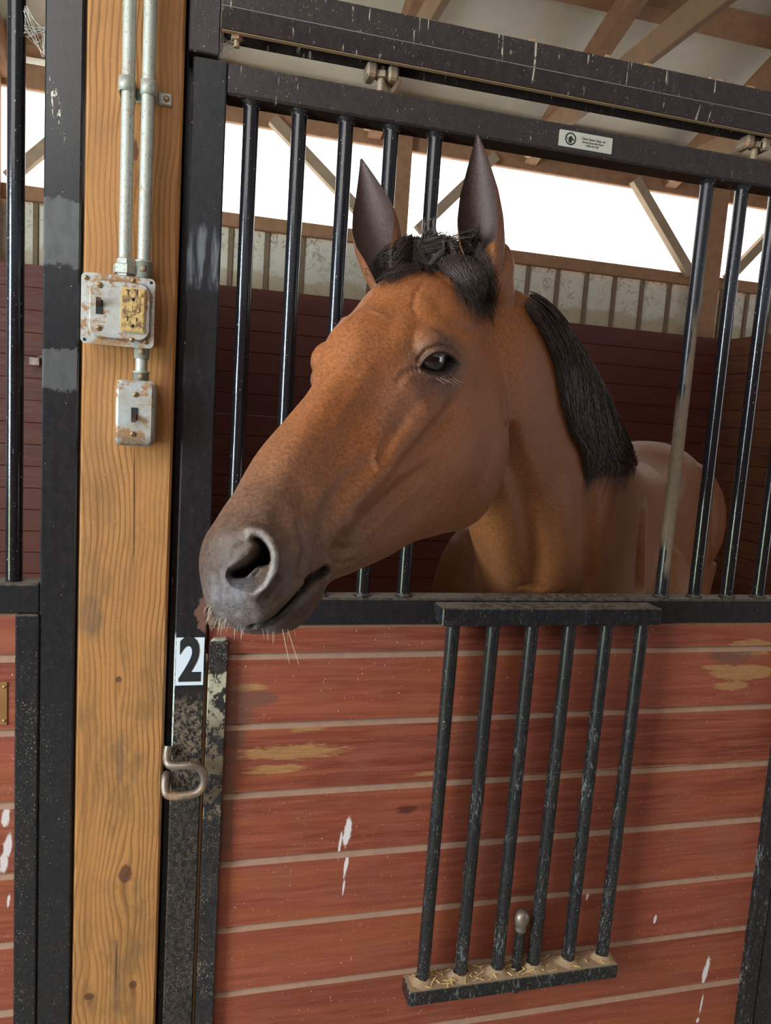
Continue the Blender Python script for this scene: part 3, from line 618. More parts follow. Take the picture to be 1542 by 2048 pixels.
# ------------------------------------------------------------------ overhead track and its upright
T = thing('door_track', 'dark brown overhead track the stall door hangs from', 'track', (.7, 0, 2.243))
MB().prism([(-.029, 2.2735), (-.030, 2.2725), (-.0215, 2.2440), (-.0185, 2.2425), (-.013, 2.2425), (-.013, 2.262), (.020, 2.262), (.020, 2.2425), (.024, 2.2425), (.030, 2.2725), (.030, 2.314), (-.030, 2.314), (-.030, 2.2750)][::-1], 0, .0178, 1.75).build('track_box', 'black_top', T)
m = MB()
for k in range(160):
    x = random.uniform(.02, 1.7); m.box(x, x+random.uniform(.003, .016), -.029+random.uniform(0, .04), -.02+random.uniform(0, .04), 2.314, 2.3145+random.random()**3*.008, .0003)
m.build('grime_crust', 'dust', T, kind='stuff')
m = MB(); m.box(.0185, 1.75, -.0222, -.0130, 2.2412, 2.2423, .0003); m.build('dusty_lip', 'dust', T)
bx('worn_edge', 'worn', T, .0182, 1.75, -.0308, -.0292, 2.2722, 2.2738, .0004)
MB().tube([(.042, -.006, 2.226), (.042, -.006, 2.262)], .0048, 12).lathe((.042, -.006, 2.236), (0, 0, 1), [(0, 0), (.0095, 0), (.0095, .008), (0, .008)], 6).build('track_bolt', 'rusty', T)
up = bx('track_upright', 'black_top', None, -.0372, .0162, .0515, .098, 0, 3.46, .003); tag(up, 'dark steel upright behind the door corner, ending the overhead track', 'upright')
bx('track_bracket', 'black_top', T, -.0315, .0160, -.004, .0505, 2.2105, 2.62, .002)
# ------------------------------------------------------------------ neighbouring stall front at the left edge
F = thing('stall_front', 'black barred stall front with red planks left of the wooden post', 'stall front', (-.9, .025, 0))
bx('stile', 'black_left', F, -.2405, -.1862, 0, .05, 0, 3.2, .0025)
bx('middle_rail', 'black_left', F, -1.6, -.2403, 0, .05, 1.2995, 1.3505, .0035)
bx('edge_channel', 'black_left', F, -.2770, -.2412, -.003, .0125, 0, 1.2985, .002)
for k in range(14):
    x = -.2845-.0805*k; o = MB().tube([(x, .0235, 1.349), (x, .0235, 2.9)], .0130, 20).build('bar', 'black_bar', F)
bx('top_rail', 'black_left', F, -1.6, -.2403, 0, .05, 2.88, 2.94, .003)
for k in range(9): plank(F, -1.6, -.262, .0125, 1.2245-(k+1)*.1300 if k < 9 else .05, 1.2245-k*.1300)
plank(F, -1.6, -.262, .0125, 1.2245, 1.303)
pl = bx('latch_plate', 'brassplate', F, -.345, -.2905, .0095, .0128, 1.105, 1.180, .001)
for z in (1.113, 1.172): MB().lathe((-.2955, .0094, z), (0, -1, 0), [(.003, 0), (.002, .0012), (0, .0012)], 10).build('screw', 'screw', pl)
# feed bracket far behind the left stall's bars
a = Vector(at(72, 722, 3.55))
bk = MB().tube(catmull([Vector((a.x+.12, 3.597, a.z-.12)), Vector((a.x+.13, 3.56, a.z+.02)), Vector((a.x+.06, 3.53, a.z+.035)), Vector((a.x, 3.52, a.z))]), .018, 10)
bk.box(a.x-.03, a.x+.03, 3.495, 3.545, a.z-.03, a.z+.02, .004)
tag(bk.build('wall_bracket', 'hook', None, loc=(a.x, 3.59, a.z)), 'small bent metal bracket on the far plank wall behind the left bars', 'bracket')

def web(label, ends, y, n):
    m = MB()
    for i in range(n):
        p, q = random.choice(ends), random.choice(ends)
        if p == q: continue
        a = Vector(at(p[0]+random.uniform(-4, 4), p[1]+random.uniform(-9, 9), y)); b = Vector(at(q[0]+random.uniform(-4, 4), q[1]+random.uniform(-9, 9), y+random.uniform(-.01, .01)))
        mid = (a+b)/2+Vector((0, 0, -.004*random.random())); m.tube([a, mid, b], random.uniform(.00022, .0006), 3, cap=False)
    o = m.build('cobweb', 'web', kind='stuff'); tag(o, label, 'cobweb'); return o
web('dusty cobweb spun between the left bar and its steel stile near the top', [(50, 18), (50, 58), (51, 72), (88, 58), (88, 68), (88, 108), (72, 78)], .012, 34)
web('dusty cobweb in the corner under the left end of the overhead track', [(444, 60), (446, 85), (443, 108), (474, 86), (480, 66)], .012, 40)
# ------------------------------------------------------------------ horse
def pchip(x, xi):
    x = np.array(x, float); n = len(x); Dm = np.zeros((n, n)); R = np.zeros((len(xi), n))
    for i in range(n):
        if i == 0: Dm[0, 1] = 1/(x[1]-x[0]); Dm[0, 0] = -Dm[0, 1]
        elif i == n-1: Dm[i, i] = 1/(x[i]-x[i-1]); Dm[i, i-1] = -Dm[i, i]
        else:
            h0, h1 = x[i]-x[i-1], x[i+1]-x[i]
            Dm[i, i+1] += h0/(h1*(h0+h1)); Dm[i, i-1] -= h1/(h0*(h0+h1)); Dm[i, i] += (h1-h0)/(h0*h1)
    for k, t in enumerate(xi):
        j = min(max(np.searchsorted(x, t)-1, 0), n-2); h = x[j+1]-x[j]; u = (t-x[j])/h
        R[k, j] += 2*u**3-3*u**2+1; R[k, j+1] += -2*u**3+3*u**2
        R[k] += (u**3-2*u**2+u)*h*Dm[j]+(u**3-u**2)*h*Dm[j+1]
    return R
HO = np.array([.33119, -.14591, 1.90359]); HS = 1.1          # head frame: along the nose, down to the jaw, toward the horse's left
HM = np.array([[-.52558, -.65592, -.54287], [.53262, .2437, -.81036], [.66295, -.71524, .22159]])
def head(s, d, w): return HO+HS*(s*HM[0]+d*HM[1]+w*HM[2])
def to_head(P): return (np.asarray(P)-HO)@HM.T/HS
HS_S = [0, .06, .12, .18, .25, .32, .39, .45, .50, .54, .575, .60]
HDT = [.0228, -.0129, -.0197, -.0165, -.0186, .0113, .0174, .0183, .0259, .032, .0428, .0797]
HDB = [.2133, .2885, .3243, .3368, .2985, .256, .2243, .1935, .1691, .171, .1603, .1318]
HT = [0, .06, .16, .30, .45, .60, .75, .9, 1.0]
HW = [[0, .0281, .0469, .0619, .0675, .0703, .0656, .0469, 0], [0, .0373, .0634, .0783, .0783, .0783, .0746, .0559, 0], [0, .0461, .0768, .0921, .0864, .0864, .0825, .0614, 0], [0, .045, .0773, .0953, .0827, .08, .0755, .054, 0],
      [0, .0361, .0557, .0697, .0713, .0672, .0606, .0426, 0], [0, .0299, .0436, .0541, .0613, .0549, .046, .0339, 0], [0, .0284, .04, .0489, .0551, .0507, .0418, .032, 0], [0, .0263, .0372, .0445, .0481, .0454, .039, .0299, 0],
      [0, .025, .0354, .0432, .0449, .0432, .0371, .0285, 0], [0, .0268, .0392, .0482, .0482, .0446, .0392, .0294, 0], [0, .025, .0389, .0473, .0473, .0426, .0371, .0259, 0], [0, .0183, .0291, .0349, .0349, .0316, .0266, .0166, 0]]
V = []; Fc = []
def loft(rings, closed_ends=True):                            # rings: arrays (n,3), same n
    n = len(rings[0]); o = len(V)
    for r in rings: V.extend([tuple(p) for p in r])
    for i in range(len(rings)-1):
        for k in range(n): Fc.append((o+i*n+k, o+i*n+(k+1) % n, o+(i+1)*n+(k+1) % n, o+(i+1)*n+k))
    for i, fl in ((0, True), (len(rings)-1, False)):
        c = len(V); V.append(tuple(np.mean(rings[i], 0)))
        for k in range(n):
            a, b = o+i*n+k, o+i*n+(k+1) % n
            Fc.append((c, b, a) if fl else (c, a, b))
def ball(c, r, sx=(1, 1, 1), n=20, R=None):
    rr = []
    for i in range(1, 12):
        th = math.pi*i/12; ring = np.array([[math.sin(th)*math.cos(a), math.sin(th)*math.sin(a), math.cos(th)] for a in (2*math.pi*k/n for k in range(n))])*r*np.array(sx)
        if R is not None: ring = ring@R
        rr.append(ring+np.array(c))
    loft(rr)
# head
si = np.linspace(0, .6, 64); MS = pchip(HS_S, si); tt = np.concatenate([[0, .015, .035, .06, .1, .16], np.linspace(.2, .85, 14), [.9, .95, .98, 1.]])
a_, b_ = MS@np.array(HDT), MS@np.array(HDB); ww = np.sqrt(np.maximum(np.maximum(MS@np.array(HW), 0)**2@pchip(HT, tt).T, 0))
rings = []
def hring(s, dt, db, wv):
    d = dt+tt*(db-dt); L = [head(s, d[j], wv[j]) for j in range(len(tt))]; Rr = [head(s, d[j], -wv[j]) for j in range(len(tt)-2, 0, -1)]
    return np.array(L+Rr)
for i in range(len(si)): rings.append(hring(si[i], a_[i], b_[i], ww[i]))
mid = (a_[-1]+b_[-1])/2
for ds, sc in ((.0035, .92), (.0065, .78), (.0085, .55), (.0095, .3)): rings.append(hring(.6+ds, mid+(a_[-1]-mid)*sc, mid+(b_[-1]-mid)*sc, ww[-1]*sc))
loft(rings[::-1])
# neck and trunk
def esect(crest, throat, hw, lat, pw=1.0, n=40, egg=0.0):
    c, t = np.array(crest), np.array(throat); ce = (c+t)/2; dv = (c-t)/2; lat = np.array(lat)/np.linalg.norm(lat); out = []
    for k in range(n):
        a = 2*math.pi*k/n; ca, sa = math.cos(a), math.sin(a)
        out.append(ce+dv*math.copysign(abs(ca)**pw, ca)+lat*hw*math.copysign(abs(sa)**.9, sa)*(1-egg*ca))
    return np.array(out)
NECK = [  # crest, throat, half width
 (head(-.02, .055, 0), head(.045, .23, 0), .066),
 ((.500, -.112, 1.885), (.440, -.115, 1.600), .074),
 ((.600, -.055, 1.842), (.475, -.085, 1.530), .080),
 ((.754, .060, 1.744), (.520, -.020, 1.450), .090),
 ((.916, .200, 1.634), (.588, .085, 1.360), .112),
 ((1.085, .400, 1.585), (.665, .190, 1.240), .155),
 ((1.240, .600, 1.575), (.760, .290, 1.08), .205),
 ((1.340, .760, 1.585), (.880, .400, .93), .235),
]
rings = []
K = len(NECK); tk = np.linspace(0, K-1, 36); MK = pchip(range(K), tk)
cr = MK@np.array([k[0] for k in NECK]); th = MK@np.array([k[1] for k in NECK]); hwk = MK@np.array([k[2] for k in NECK])
cen = (cr+th)/2; tan = np.gradient(cen, axis=0); lats = np.cross(cr-th, tan); lats /= np.linalg.norm(lats, axis=1)[:, None]
for i in range(36):
    if lats[i]@HM[2] < 0: lats[i] *= -1
    rings.append(esect(cr[i], th[i], hwk[i], lats[i], 1.0, egg=.18))
loft(rings)
BF = np.array([-.677, -.736, 0]); BF /= np.linalg.norm(BF); BL = np.array([-BF[1], BF[0], 0])*1.0    # body forward, horse's left
if BL@np.array([1, -1, 0]) < 0: BL = -BL
B0 = np.array([.92, .45, 0])                                    # chest point on the ground plan
TR = [(-.10, 1.22, .95, .12), (.0, 1.34, .86, .20), (.14, 1.47, .80, .245), (.32, 1.575, .76, .27), (.48, 1.590, .73, .285), (.68, 1.535, .71, .30), (.90, 1.520, .72, .305), (1.10, 1.565, .78, .295), (1.28, 1.635, .86, .285), (1.45, 1.640, .95, .275), (1.58, 1.56, 1.02, .225), (1.66, 1.44, 1.10, .14)]
tk = np.linspace(0, len(TR)-1, 50); MK = pchip(range(len(TR)), tk); tr = MK@np.array(TR); rings = []
for t, zt, zb, hw in tr:
    c = B0-BF*t; rings.append(esect((c[0], c[1], zt), (c[0], c[1], zb), hw, BL, .92, egg=-.05))
loft(rings)
def leg(t, side, hind):
    pts = ([(0, .16, 1.02, .135), (-.02, .16, .80, .095), (.0, .155, .56, .056), (.01, .15, .50, .062), (0, .15, .42, .042), (0, .15, .20, .036), (.0, .15, .15, .046), (.03, .15, .09, .038), (.05, .15, .055, .052), (.07, .15, .0, .062)] if not hind else
           [(-.05, .15, 1.15, .185), (.06, .15, .92, .155), (-.03, .15, .70, .082), (-.13, .15, .58, .055), (-.15, .15, .53, .060), (-.12, .15, .45, .046), (-.10, .15, .20, .040), (-.095, .15, .15, .050), (-.06, .15, .09, .042), (-.04, .15, .055, .054), (-.02, .15, .0, .064)])
    c = B0-BF*t; P_ = np.array(pts); tk = np.linspace(0, len(pts)-1, 50); q = pchip(range(len(pts)), tk)@P_; rg = []
    for f, l, z, r in q:
        ce = c+BF*f+BL*side*l; rg.append(np.array([ce+BF*r*math.cos(a)*1.08+BL*r*.86*math.sin(a)+np.array([0, 0, z]) for a in (2*math.pi*k/20 for k in range(20))]))
    loft(rg)
for sd in (1, -1): leg(.17, sd, False); leg(1.42, sd, True)
for sd in (1, -1):                                               # shoulder, breast and haunch masses
    c = B0-BF*.16+BL*sd*.150; ball((c[0], c[1], 1.18), 1, (.16, .16, .30))
    c = B0-BF*.10+BL*sd*.235; ball((c[0], c[1], 1.14), 1, (.14, .14, .26))
    c = B0-BF*(-.03)+BL*sd*.10; ball((c[0], c[1], 1.08), 1, (.12, .12, .17))
    c = B0-BF*1.38+BL*sd*.13; ball((c[0], c[1], 1.32), 1, (.20, .20, .27))
# ear roots, brow and orbit masses
EB = {1: np.array(at(978, 548, -.145)), -1: np.array(head(.032, .004, -.044))}
ball(head(.030, .045, .048), .040); ball(head(.035, .030, -.040), .036)
ball(at(991, 540, -.148), .031, (1, 1, 1.5)); ball(at(995, 582, -.146), .028, (1, 1, 1.4)); ball(at(980, 560, -.155), .030)
ball(head(.205, .055, .064), .030); ball(head(.208, .036, -.068), .030); ball(head(.235, .048, -.064), .026)
me = bpy.data.meshes.new('horse_raw'); me.from_pydata(V, [], Fc); me.update()
raw = bpy.data.objects.new('horse_raw', me); COL.objects.link(raw)
md = raw.modifiers.new('r', 'REMESH'); md.mode = 'VOXEL'; md.voxel_size = .0050; md.use_smooth_shade = True
dg = bpy.context.evaluated_depsgraph_get(); hm = bpy.data.meshes.new_from_object(raw.evaluated_get(dg)); bpy.data.objects.remove(raw)
# local refinement of the head, then smoothing
def coords(m): c = np.empty(len(m.vertices)*3); m.vertices.foreach_get('co', c); return c.reshape(-1, 3)
bm = bmesh.new(); bm.from_mesh(hm)
hc = to_head([v.co for v in bm.verts]); inh = (hc[:, 0] > .03) & (hc[:, 0] < .66) & (hc[:, 1] > -.06) & (hc[:, 1] < .38) & (np.abs(hc[:, 2]) < .13)
bm.verts.ensure_lookup_table()
ed = [e for e in bm.edges if inh[e.verts[0].index] and inh[e.verts[1].index]]
bmesh.ops.subdivide_edges(bm, edges=ed, cuts=1, use_grid_fill=True)
bm.verts.ensure_lookup_table(); bm.verts.index_update()
hc = to_head([v.co for v in bm.verts]); EC = np.array([.214, .070, .082])
inh = ((hc[:, 0] > .485) & (hc[:, 0] < .66) & (hc[:, 1] < .24) & (np.abs(hc[:, 2]) < .12) & (hc[:, 1] > -.05)) | (np.linalg.norm(hc-EC, axis=1) < .048) | (np.linalg.norm(hc-EC*[1, 1, -1], axis=1) < .048)
ed = [e for e in bm.edges if inh[e.verts[0].index] and inh[e.verts[1].index]]
bmesh.ops.subdivide_edges(bm, edges=ed, cuts=1, use_grid_fill=True)
bm.to_mesh(hm); bm.free()
def edges(m): e = np.empty(len(m.edges)*2, dtype=np.int64); m.edges.foreach_get('vertices', e); return e.reshape(-1, 2)
def smooth(co, E_, it, lam=.5, mask=None):
    n = len(co); deg = np.bincount(E_.ravel(), minlength=n)[:, None]
    for i in range(it):
        acc = np.stack([np.bincount(E_[:, 0], co[E_[:, 1], k], n)+np.bincount(E_[:, 1], co[E_[:, 0], k], n) for k in range(3)], 1)
        dl = (acc/np.maximum(deg, 1)-co)*lam
        if mask is not None: dl *= mask[:, None]
        co = co+dl
    return co
C = coords(hm); E_ = edges(hm)
for i in range(14): C = smooth(C, E_, 1, .6); C = smooth(C, E_, 1, -.62)
C = smooth(C, E_, 5, .5)
def setco(c): hm.vertices.foreach_set('co', c.ravel()); hm.update()
def normals():
    n = np.empty(len(hm.vertices)*3); hm.vertices.foreach_get('normal', n); return n.reshape(-1, 3)
setco(C)
bvh = BVHTree.FromPolygons([tuple(p) for p in C], [tuple(p.vertices) for p in hm.polygons])
def ray(px, py):
    d = Vector(CF+CR*(px-IW/2)/FPX-CU*(py-IH/2)/FPX).normalized(); r = bvh.ray_cast(Vector(CAM), d); return r[0], r[1]
MIR = np.eye(3)-2*np.outer(HM[2], HM[2])
def mirror(P): return (np.asarray(P)-HO)@MIR+HO
def samples(poly, step=6):
    out = []
    for (x0, y0), (x1, y1) in zip(poly[:-1], poly[1:]):
        n = max(1, int(math.hypot(x1-x0, y1-y0)/step)); out += [(x0+(x1-x0)*k/n, y0+(y1-y0)*k/n) for k in range(n)]
    out.append(poly[-1]); pts = [ray(*q)[0] for q in out]
    return np.array([p for p in pts if p is not None])
def brush(poly, amp, rad, mir=True, power=1.0, taper=True):
    global C
    P0 = samples(poly if isinstance(poly, list) else [poly, poly])
    if not len(P0): return
    N_ = normals()
    for P1 in ([P0, mirror(P0)] if mir else [P0]):
        lo, hi = P1.min(0)-rad, P1.max(0)+rad; ids = np.where(((C > lo) & (C < hi)).all(1))[0]
        best = np.zeros(len(ids)); m = len(P1)
        for k, p in enumerate(P1):
            d = np.linalg.norm(C[ids]-p, axis=1)/rad; f = np.clip(1-d*d, 0, 1)**2
            if taper and m > 3: u = k/(m-1); f = f*(.35+.65*math.sin(math.pi*min(1, max(0, u)))**.6)
            best = np.maximum(best, f)
        C[ids] += N_[ids]*(best**power*amp)[:, None]
def apply(): setco(C)
mmm = .001
for poly, amp, rad in (       # cheek bone, hollows, veins, lip muscles (mm, mm)
    ([(885, 790), (850, 830), (815, 868), (788, 900), (770, 930)], 8.0, 23), ([(905, 815), (870, 860), (838, 900), (800, 938)], -6.0, 20), ([(810, 842), (782, 872), (768, 900), (760, 925)], -6.5, 11), ([(752, 895), (746, 918), (752, 940), (766, 952)], 4.0, 6.5),
    ([(770, 940), (742, 968), (715, 995), (690, 1025), (665, 1062)], 7.5, 19), ([(845, 940), (800, 980), (765, 1012), (735, 1040), (705, 1066)], -8.5, 20), ([(735, 920), (700, 955), (665, 1000), (640, 1040)], -5.0, 16),
    ([(688, 1042), (704, 1052)], 5.0, 20), ([(735, 1052), (742, 1075)], 3.0, 9), ([(666, 1096), (690, 1100), (712, 1094)], -6.0, 9), ([(668, 1125), (690, 1128), (712, 1120)], -2.5, 6), ([(905, 940), (925, 905), (940, 860)], 8.0, 75),
    ([(905, 648), (940, 660), (962, 672)], -6.0, 20), ([(972, 690), (980, 680)], -4.0, 10), ([(846, 690), (878, 677), (912, 684)], 2.6, 14), ([(795, 765), (812, 745), (828, 739), (844, 738)], -4.0, 7), ([(812, 770), (835, 790), (845, 820)], 4.0, 20),
    ([(800, 700), (760, 780), (705, 870), (660, 940)], -6.5, 30), ([(850, 560), (832, 585), (826, 615), (834, 635)], -2.8, 7), ([(775, 634), (742, 622), (716, 628)], 2.4, 7), ([(720, 680), (660, 780), (600, 880), (555, 950)], 3.6, 22),
    ([(868, 790), (862, 825), (855, 852)], -3.0, 7), ([(878, 785), (874, 818), (866, 850)], 2.4, 6), ([(600, 985), (640, 1040)], -3.0, 24), ([(560, 1030), (582, 1085), (578, 1150)], -5.0, 17), ([(640, 1000), (618, 1060)], 3.5, 22), ([(820, 620), (800, 680), (770, 730)], 3.0, 20),
    ([(860, 640), (845, 600)], 3.0, 26), ([(935, 560), (945, 620)], 3.0, 22)):
    brush(poly, amp*mmm, rad*mmm); apply()
for poly, amp, rad in (([(1018, 905), (1040, 960), (1056, 1010), (1068, 1080), (1072, 1175)], -9, 34), ([(985, 1030), (1005, 1100), (1022, 1170)], 6, 40), ([(1010, 820), (1022, 880), (1030, 940)], -6, 26),
    ([(1178, 960), (1182, 1050), (1180, 1170)], -7, 34), ([(1120, 1000), (1125, 1100), (1120, 1170)], 6, 55), ([(1290, 1010), (1283, 1090), (1280, 1180)], -22, 34), ([(1010, 1150), (1040, 1172), (1080, 1178)], -3, 14)):
    brush(poly, amp*1.9*mmm, rad*mmm, False); apply()
# eyes, nostrils and mouth are cut by what falls inside an outline, on both sides of the head
def inpoly(pts, poly):
    x, y = pts[:, 0], pts[:, 1]; r = np.zeros(len(pts), bool); dist = np.full(len(pts), 1e9); n = len(poly)
    for i in range(n):
        (x0, y0), (x1, y1) = poly[i], poly[(i+1) % n]
        c = ((y0 > y) != (y1 > y)) & (x < (x1-x0)*(y-y0)/((y1-y0) if y1 != y0 else 1e-9)+x0); r ^= c
        L2 = (x1-x0)**2+(y1-y0)**2; t = np.clip(((x-x0)*(x1-x0)+(y-y0)*(y1-y0))/L2, 0, 1); dist = np.minimum(dist, np.hypot(x-x0-t*(x1-x0), y-y0-t*(y1-y0)))
    return np.where(r, dist, -dist)                             # signed distance in pixels, positive inside
HOLE = np.zeros(len(C))
def carve(poly, center_px, fn, dirv, R=.09, back=0.0, hole=False):
    global C
    c0 = np.array(ray(*center_px)[0])
    for mi_ in (False, True):
        Q = mirror(C)+HM[0]*HS*back if mi_ else C
        ids = np.where(np.linalg.norm(Q-c0, axis=1) < R)[0]; N_ = normals()[ids]; N2 = N_@MIR if mi_ else N_
        face = (N2*(CAM-Q[ids])).sum(1) > 0
        sd = inpoly(proj(Q[ids]), poly); off = fn(sd)*face; dv = dirv@MIR if mi_ else dirv
        C[ids] += off[:, None]*dv[None]
        if hole: HOLE[ids] = np.maximum(HOLE[ids], np.clip((sd+1)/10, 0, 1)*face)
    apply()
def sst_(d): t = np.clip((.058-d)/.02, 0, 1); return t*t*(3-2*t)
def eye_mid(q): return q
EYE = [(843, 735), (851, 723), (862, 713), (878, 708), (894, 711), (906, 718), (913, 728), (907, 738), (895, 746), (878, 748), (861, 744), (850, 739)]
eye_c, eye_n = ray(880, 728)
eye_c = np.array(eye_c); eye_n = np.array(eye_n)
for poly, amp, rad in (([(840, 731), (851, 715), (868, 703), (886, 700), (905, 708), (918, 724)], 3.0, 5.5), ([(842, 742), (860, 752), (880, 756), (900, 750), (914, 735)], 2.2, 5), ([(836, 720), (852, 701), (876, 690), (902, 695), (921, 714)], -3.0, 5), ([(846, 762), (872, 770), (902, 764)], -1.8, 6)):
    brush(poly, amp*mmm, rad*mmm, taper=False); apply()
carve(EYE, (880, 728), lambda sd: -np.clip((sd+1.0)/4.0, 0, 1)*.014, eye_n, .06)
NOS = [(501, 1076), (509, 1073), (519, 1077), (529, 1087), (537, 1103), (539, 1120), (534, 1130), (511, 1133), (497, 1145), (488, 1154), (466, 1157), (455, 1151), (460, 1140), (478, 1129), (496, 1119), (509, 1107), (513, 1093), (508, 1083)]
NOSF = [(498, 1075), (509, 1071), (521, 1076), (532, 1087), (541, 1104), (542, 1125), (538, 1150), (527, 1172), (508, 1184), (484, 1180), (464, 1170), (454, 1155), (459, 1139), (478, 1127), (495, 1117), (507, 1106), (511, 1092)]
nn_ = np.array(ray(500, 1125)[1]); nos_dir = -(.85*nn_+.15*(-HM[0])); nos_dir /= np.linalg.norm(nos_dir)
for poly, amp, rad in (([(500, 1062), (522, 1066), (538, 1084), (548, 1112), (545, 1142), (530, 1170), (510, 1188)], 8, 13), ([(556, 1078), (563, 1118), (552, 1162), (530, 1192)], -4, 10), ([(600, 1050), (612, 1100), (600, 1140)], -2.5, 12), ([(635, 1080), (650, 1110)], -2.5, 8), ([(455, 1172), (448, 1152), (458, 1136), (478, 1124)], 3, 12), ([(478, 1104), (494, 1098), (502, 1090)], 4.0, 12), ([(500, 1198), (530, 1188), (548, 1160)], -3, 12)):
    brush(poly, amp*mmm, rad*mmm, mir=False, taper=False); apply()
carve(NOSF, (500, 1125), lambda sd: np.clip((sd+3)/34, 0, 1)*.020, nos_dir, .07, .06)
carve(NOS, (500, 1125), lambda sd: np.clip((sd+1)/15, 0, 1)*.050, nos_dir, .07, .06, True)
q0 = np.array(ray(500, 1125)[0]); nmask = np.maximum(sst_(np.linalg.norm(C-eye_mid(q0), axis=1)), sst_(np.linalg.norm(mirror(C)+HM[0]*HS*.06-eye_mid(q0), axis=1))); C = smooth(C, E_, 5, .5, nmask); apply()
for poly, amp, rad in (([(652, 1141), (640, 1149), (625, 1158), (612, 1170)], -12, 8.5), ([(612, 1170), (598, 1184), (585, 1199), (571, 1214), (556, 1229), (540, 1241), (522, 1249), (505, 1256)], -9, 6),
    ([(600, 1168), (575, 1195), (550, 1220), (520, 1236)], 2.5, 12), ([(630, 1180), (605, 1205), (580, 1228), (556, 1248)], 3.5, 16), ([(590, 1250), (560, 1258), (540, 1262)], 2.5, 18), ([(658, 1128), (664, 1145), (656, 1160)], 2.2, 9), ([(470, 1215), (500, 1222), (530, 1215)], -1.5, 14), ([(430, 1150), (433, 1190), (440, 1225)], -1.8, 9)):
    brush(poly, amp*mmm, rad*mmm, taper=False); apply()
msk = (to_head(C)[:, 0] > -.05).astype(float); C = smooth(C, E_, 1, .3, msk); apply()
# ----- coat colours (pigment, with shade painted into the nostrils)
def sst(v, a, b): t = np.clip((v-a)/(b-a), 0, 1); return t*t*(3-2*t)
H = to_head(C); s_, d_, w_ = H.T; bvh = BVHTree.FromPolygons([tuple(p) for p in C], [tuple(p.vertices) for p in hm.polygons]); ishead = sst(s_, -.05, .03)*(np.abs(w_) < .16)*(d_ < .40)
from mathutils import noise as mn
nz = np.array([mn.noise(Vector(p)*22) for p in C]); nz2 = np.array([mn.noise(Vector(p)*6) for p in C])
def lc(r, g, b): return np.array(lin(r, g, b))
col = np.tile(lc(132, 80, 44), (len(C), 1))
def blend(m, c): 
    global col
    col = col*(1-m[:, None])+c*m[:, None]
blend(sst(nz2+nz*.4, -.5, .6)*.5, lc(142, 88, 50))
blend(ishead*.85*sst(d_, .30, .08), lc(156, 92, 50))             # face: brighter bay
blend(ishead*sst(s_, .30, .06)*sst(d_, .10, .0)*.5, lc(172, 104, 56))
blend(ishead*sst(s_+.4*(d_-.05), .36, .52)*.7, lc(112, 80, 62))
blend(ishead*sst(s_+nz*.02+.35*(d_-.05), .47, .60)*.9, lc(70, 58, 51))
blend(ishead*sst(s_+nz*.02, .575, .605)*.5, lc(84, 78, 80))
blend(ishead*sst(s_+nz*.015-.4*(d_-.03), .555, .60)*.3, lc(112, 98, 92))
ce_ = to_head(eye_c)
for sd in (1, -1):
    e = np.sqrt(((s_-ce_[0])/1.25)**2+(d_-ce_[1])**2+(w_-ce_[2]*sd)**2)+nz*.006
    blend(sst(e, .062, .022)*.75, lc(74, 58, 52))
    e2 = np.sqrt((s_-.30)**2*.6+(d_-.075)**2+(w_-.06*sd)**2); blend(sst(e2, .06, .01)*.35, lc(108, 84, 76))
se_ = [inpoly(proj(Q), EYE) for Q in (C, mirror(C))]; re_ = [np.linalg.norm(Q-eye_c, axis=1) for Q in (C, mirror(C))]
for k in (0, 1): blend(sst(se_[k], -9, -3)*(re_[k] < .045)*.85, lc(26, 21, 21))
nosc = to_head(np.array(ray(500, 1125)[0]))
MOUTH = samples([(652, 1141), (640, 1149), (625, 1158), (612, 1170), (598, 1184), (585, 1199), (571, 1214), (556, 1229), (540, 1241), (522, 1249)])
idm = np.where(np.linalg.norm(C-MOUTH.mean(0), axis=1) < .12)[0]; dm = np.full(len(C), 1.0)
for q in np.r_[MOUTH, mirror(MOUTH)]:
    dm = np.minimum(dm, np.linalg.norm(C-q, axis=1))
blend(sst(dm, .0085, .004)*.9, lc(22, 17, 16))
zl = C[:, 2]; leg_ = sst(zl, .62, .48); blend(leg_, lc(26, 20, 18))
sg_ = np.array([inpoly(proj(Q), NOS) for Q in (C, mirror(C))]); nr = np.array([np.linalg.norm(Q-np.array(ray(500, 1125)[0]), axis=1) for Q in (C, mirror(C))])
RIM = samples([(500, 1067), (520, 1070), (536, 1084), (546, 1110), (545, 1140), (534, 1166), (516, 1184)]); dr = np.full(len(C), 1.0)
for q in np.r_[RIM, mirror(RIM)-HM[0]*HS*.06]: dr = np.minimum(dr, np.linalg.norm(C-q, axis=1))
blend(sst(dr, .0075, .003)*.55*(1-HOLE), lc(150, 142, 138))
blend(ishead*sst(s_, .572, .595)*sst(np.abs(w_-.002), .030, .012)*sst(d_, .055, .085)*(.45+.35*np.clip(nz*2, -1, 1)), lc(98, 95, 104))
blend(sst(HOLE, .08, .40)*.97, lc(14, 10, 9))  # nostril hollows painted near black to deepen their shade
fz = np.array([mn.noise(Vector(p)*85) for p in C]); col *= (1+.22*fz*ishead*sst(s_, .45, .56))[:, None]
ca = hm.color_attributes.new('coat', 'FLOAT_COLOR', 'POINT'); ca.data.foreach_set('color', np.concatenate([col, np.ones((len(col), 1))], 1).ravel())
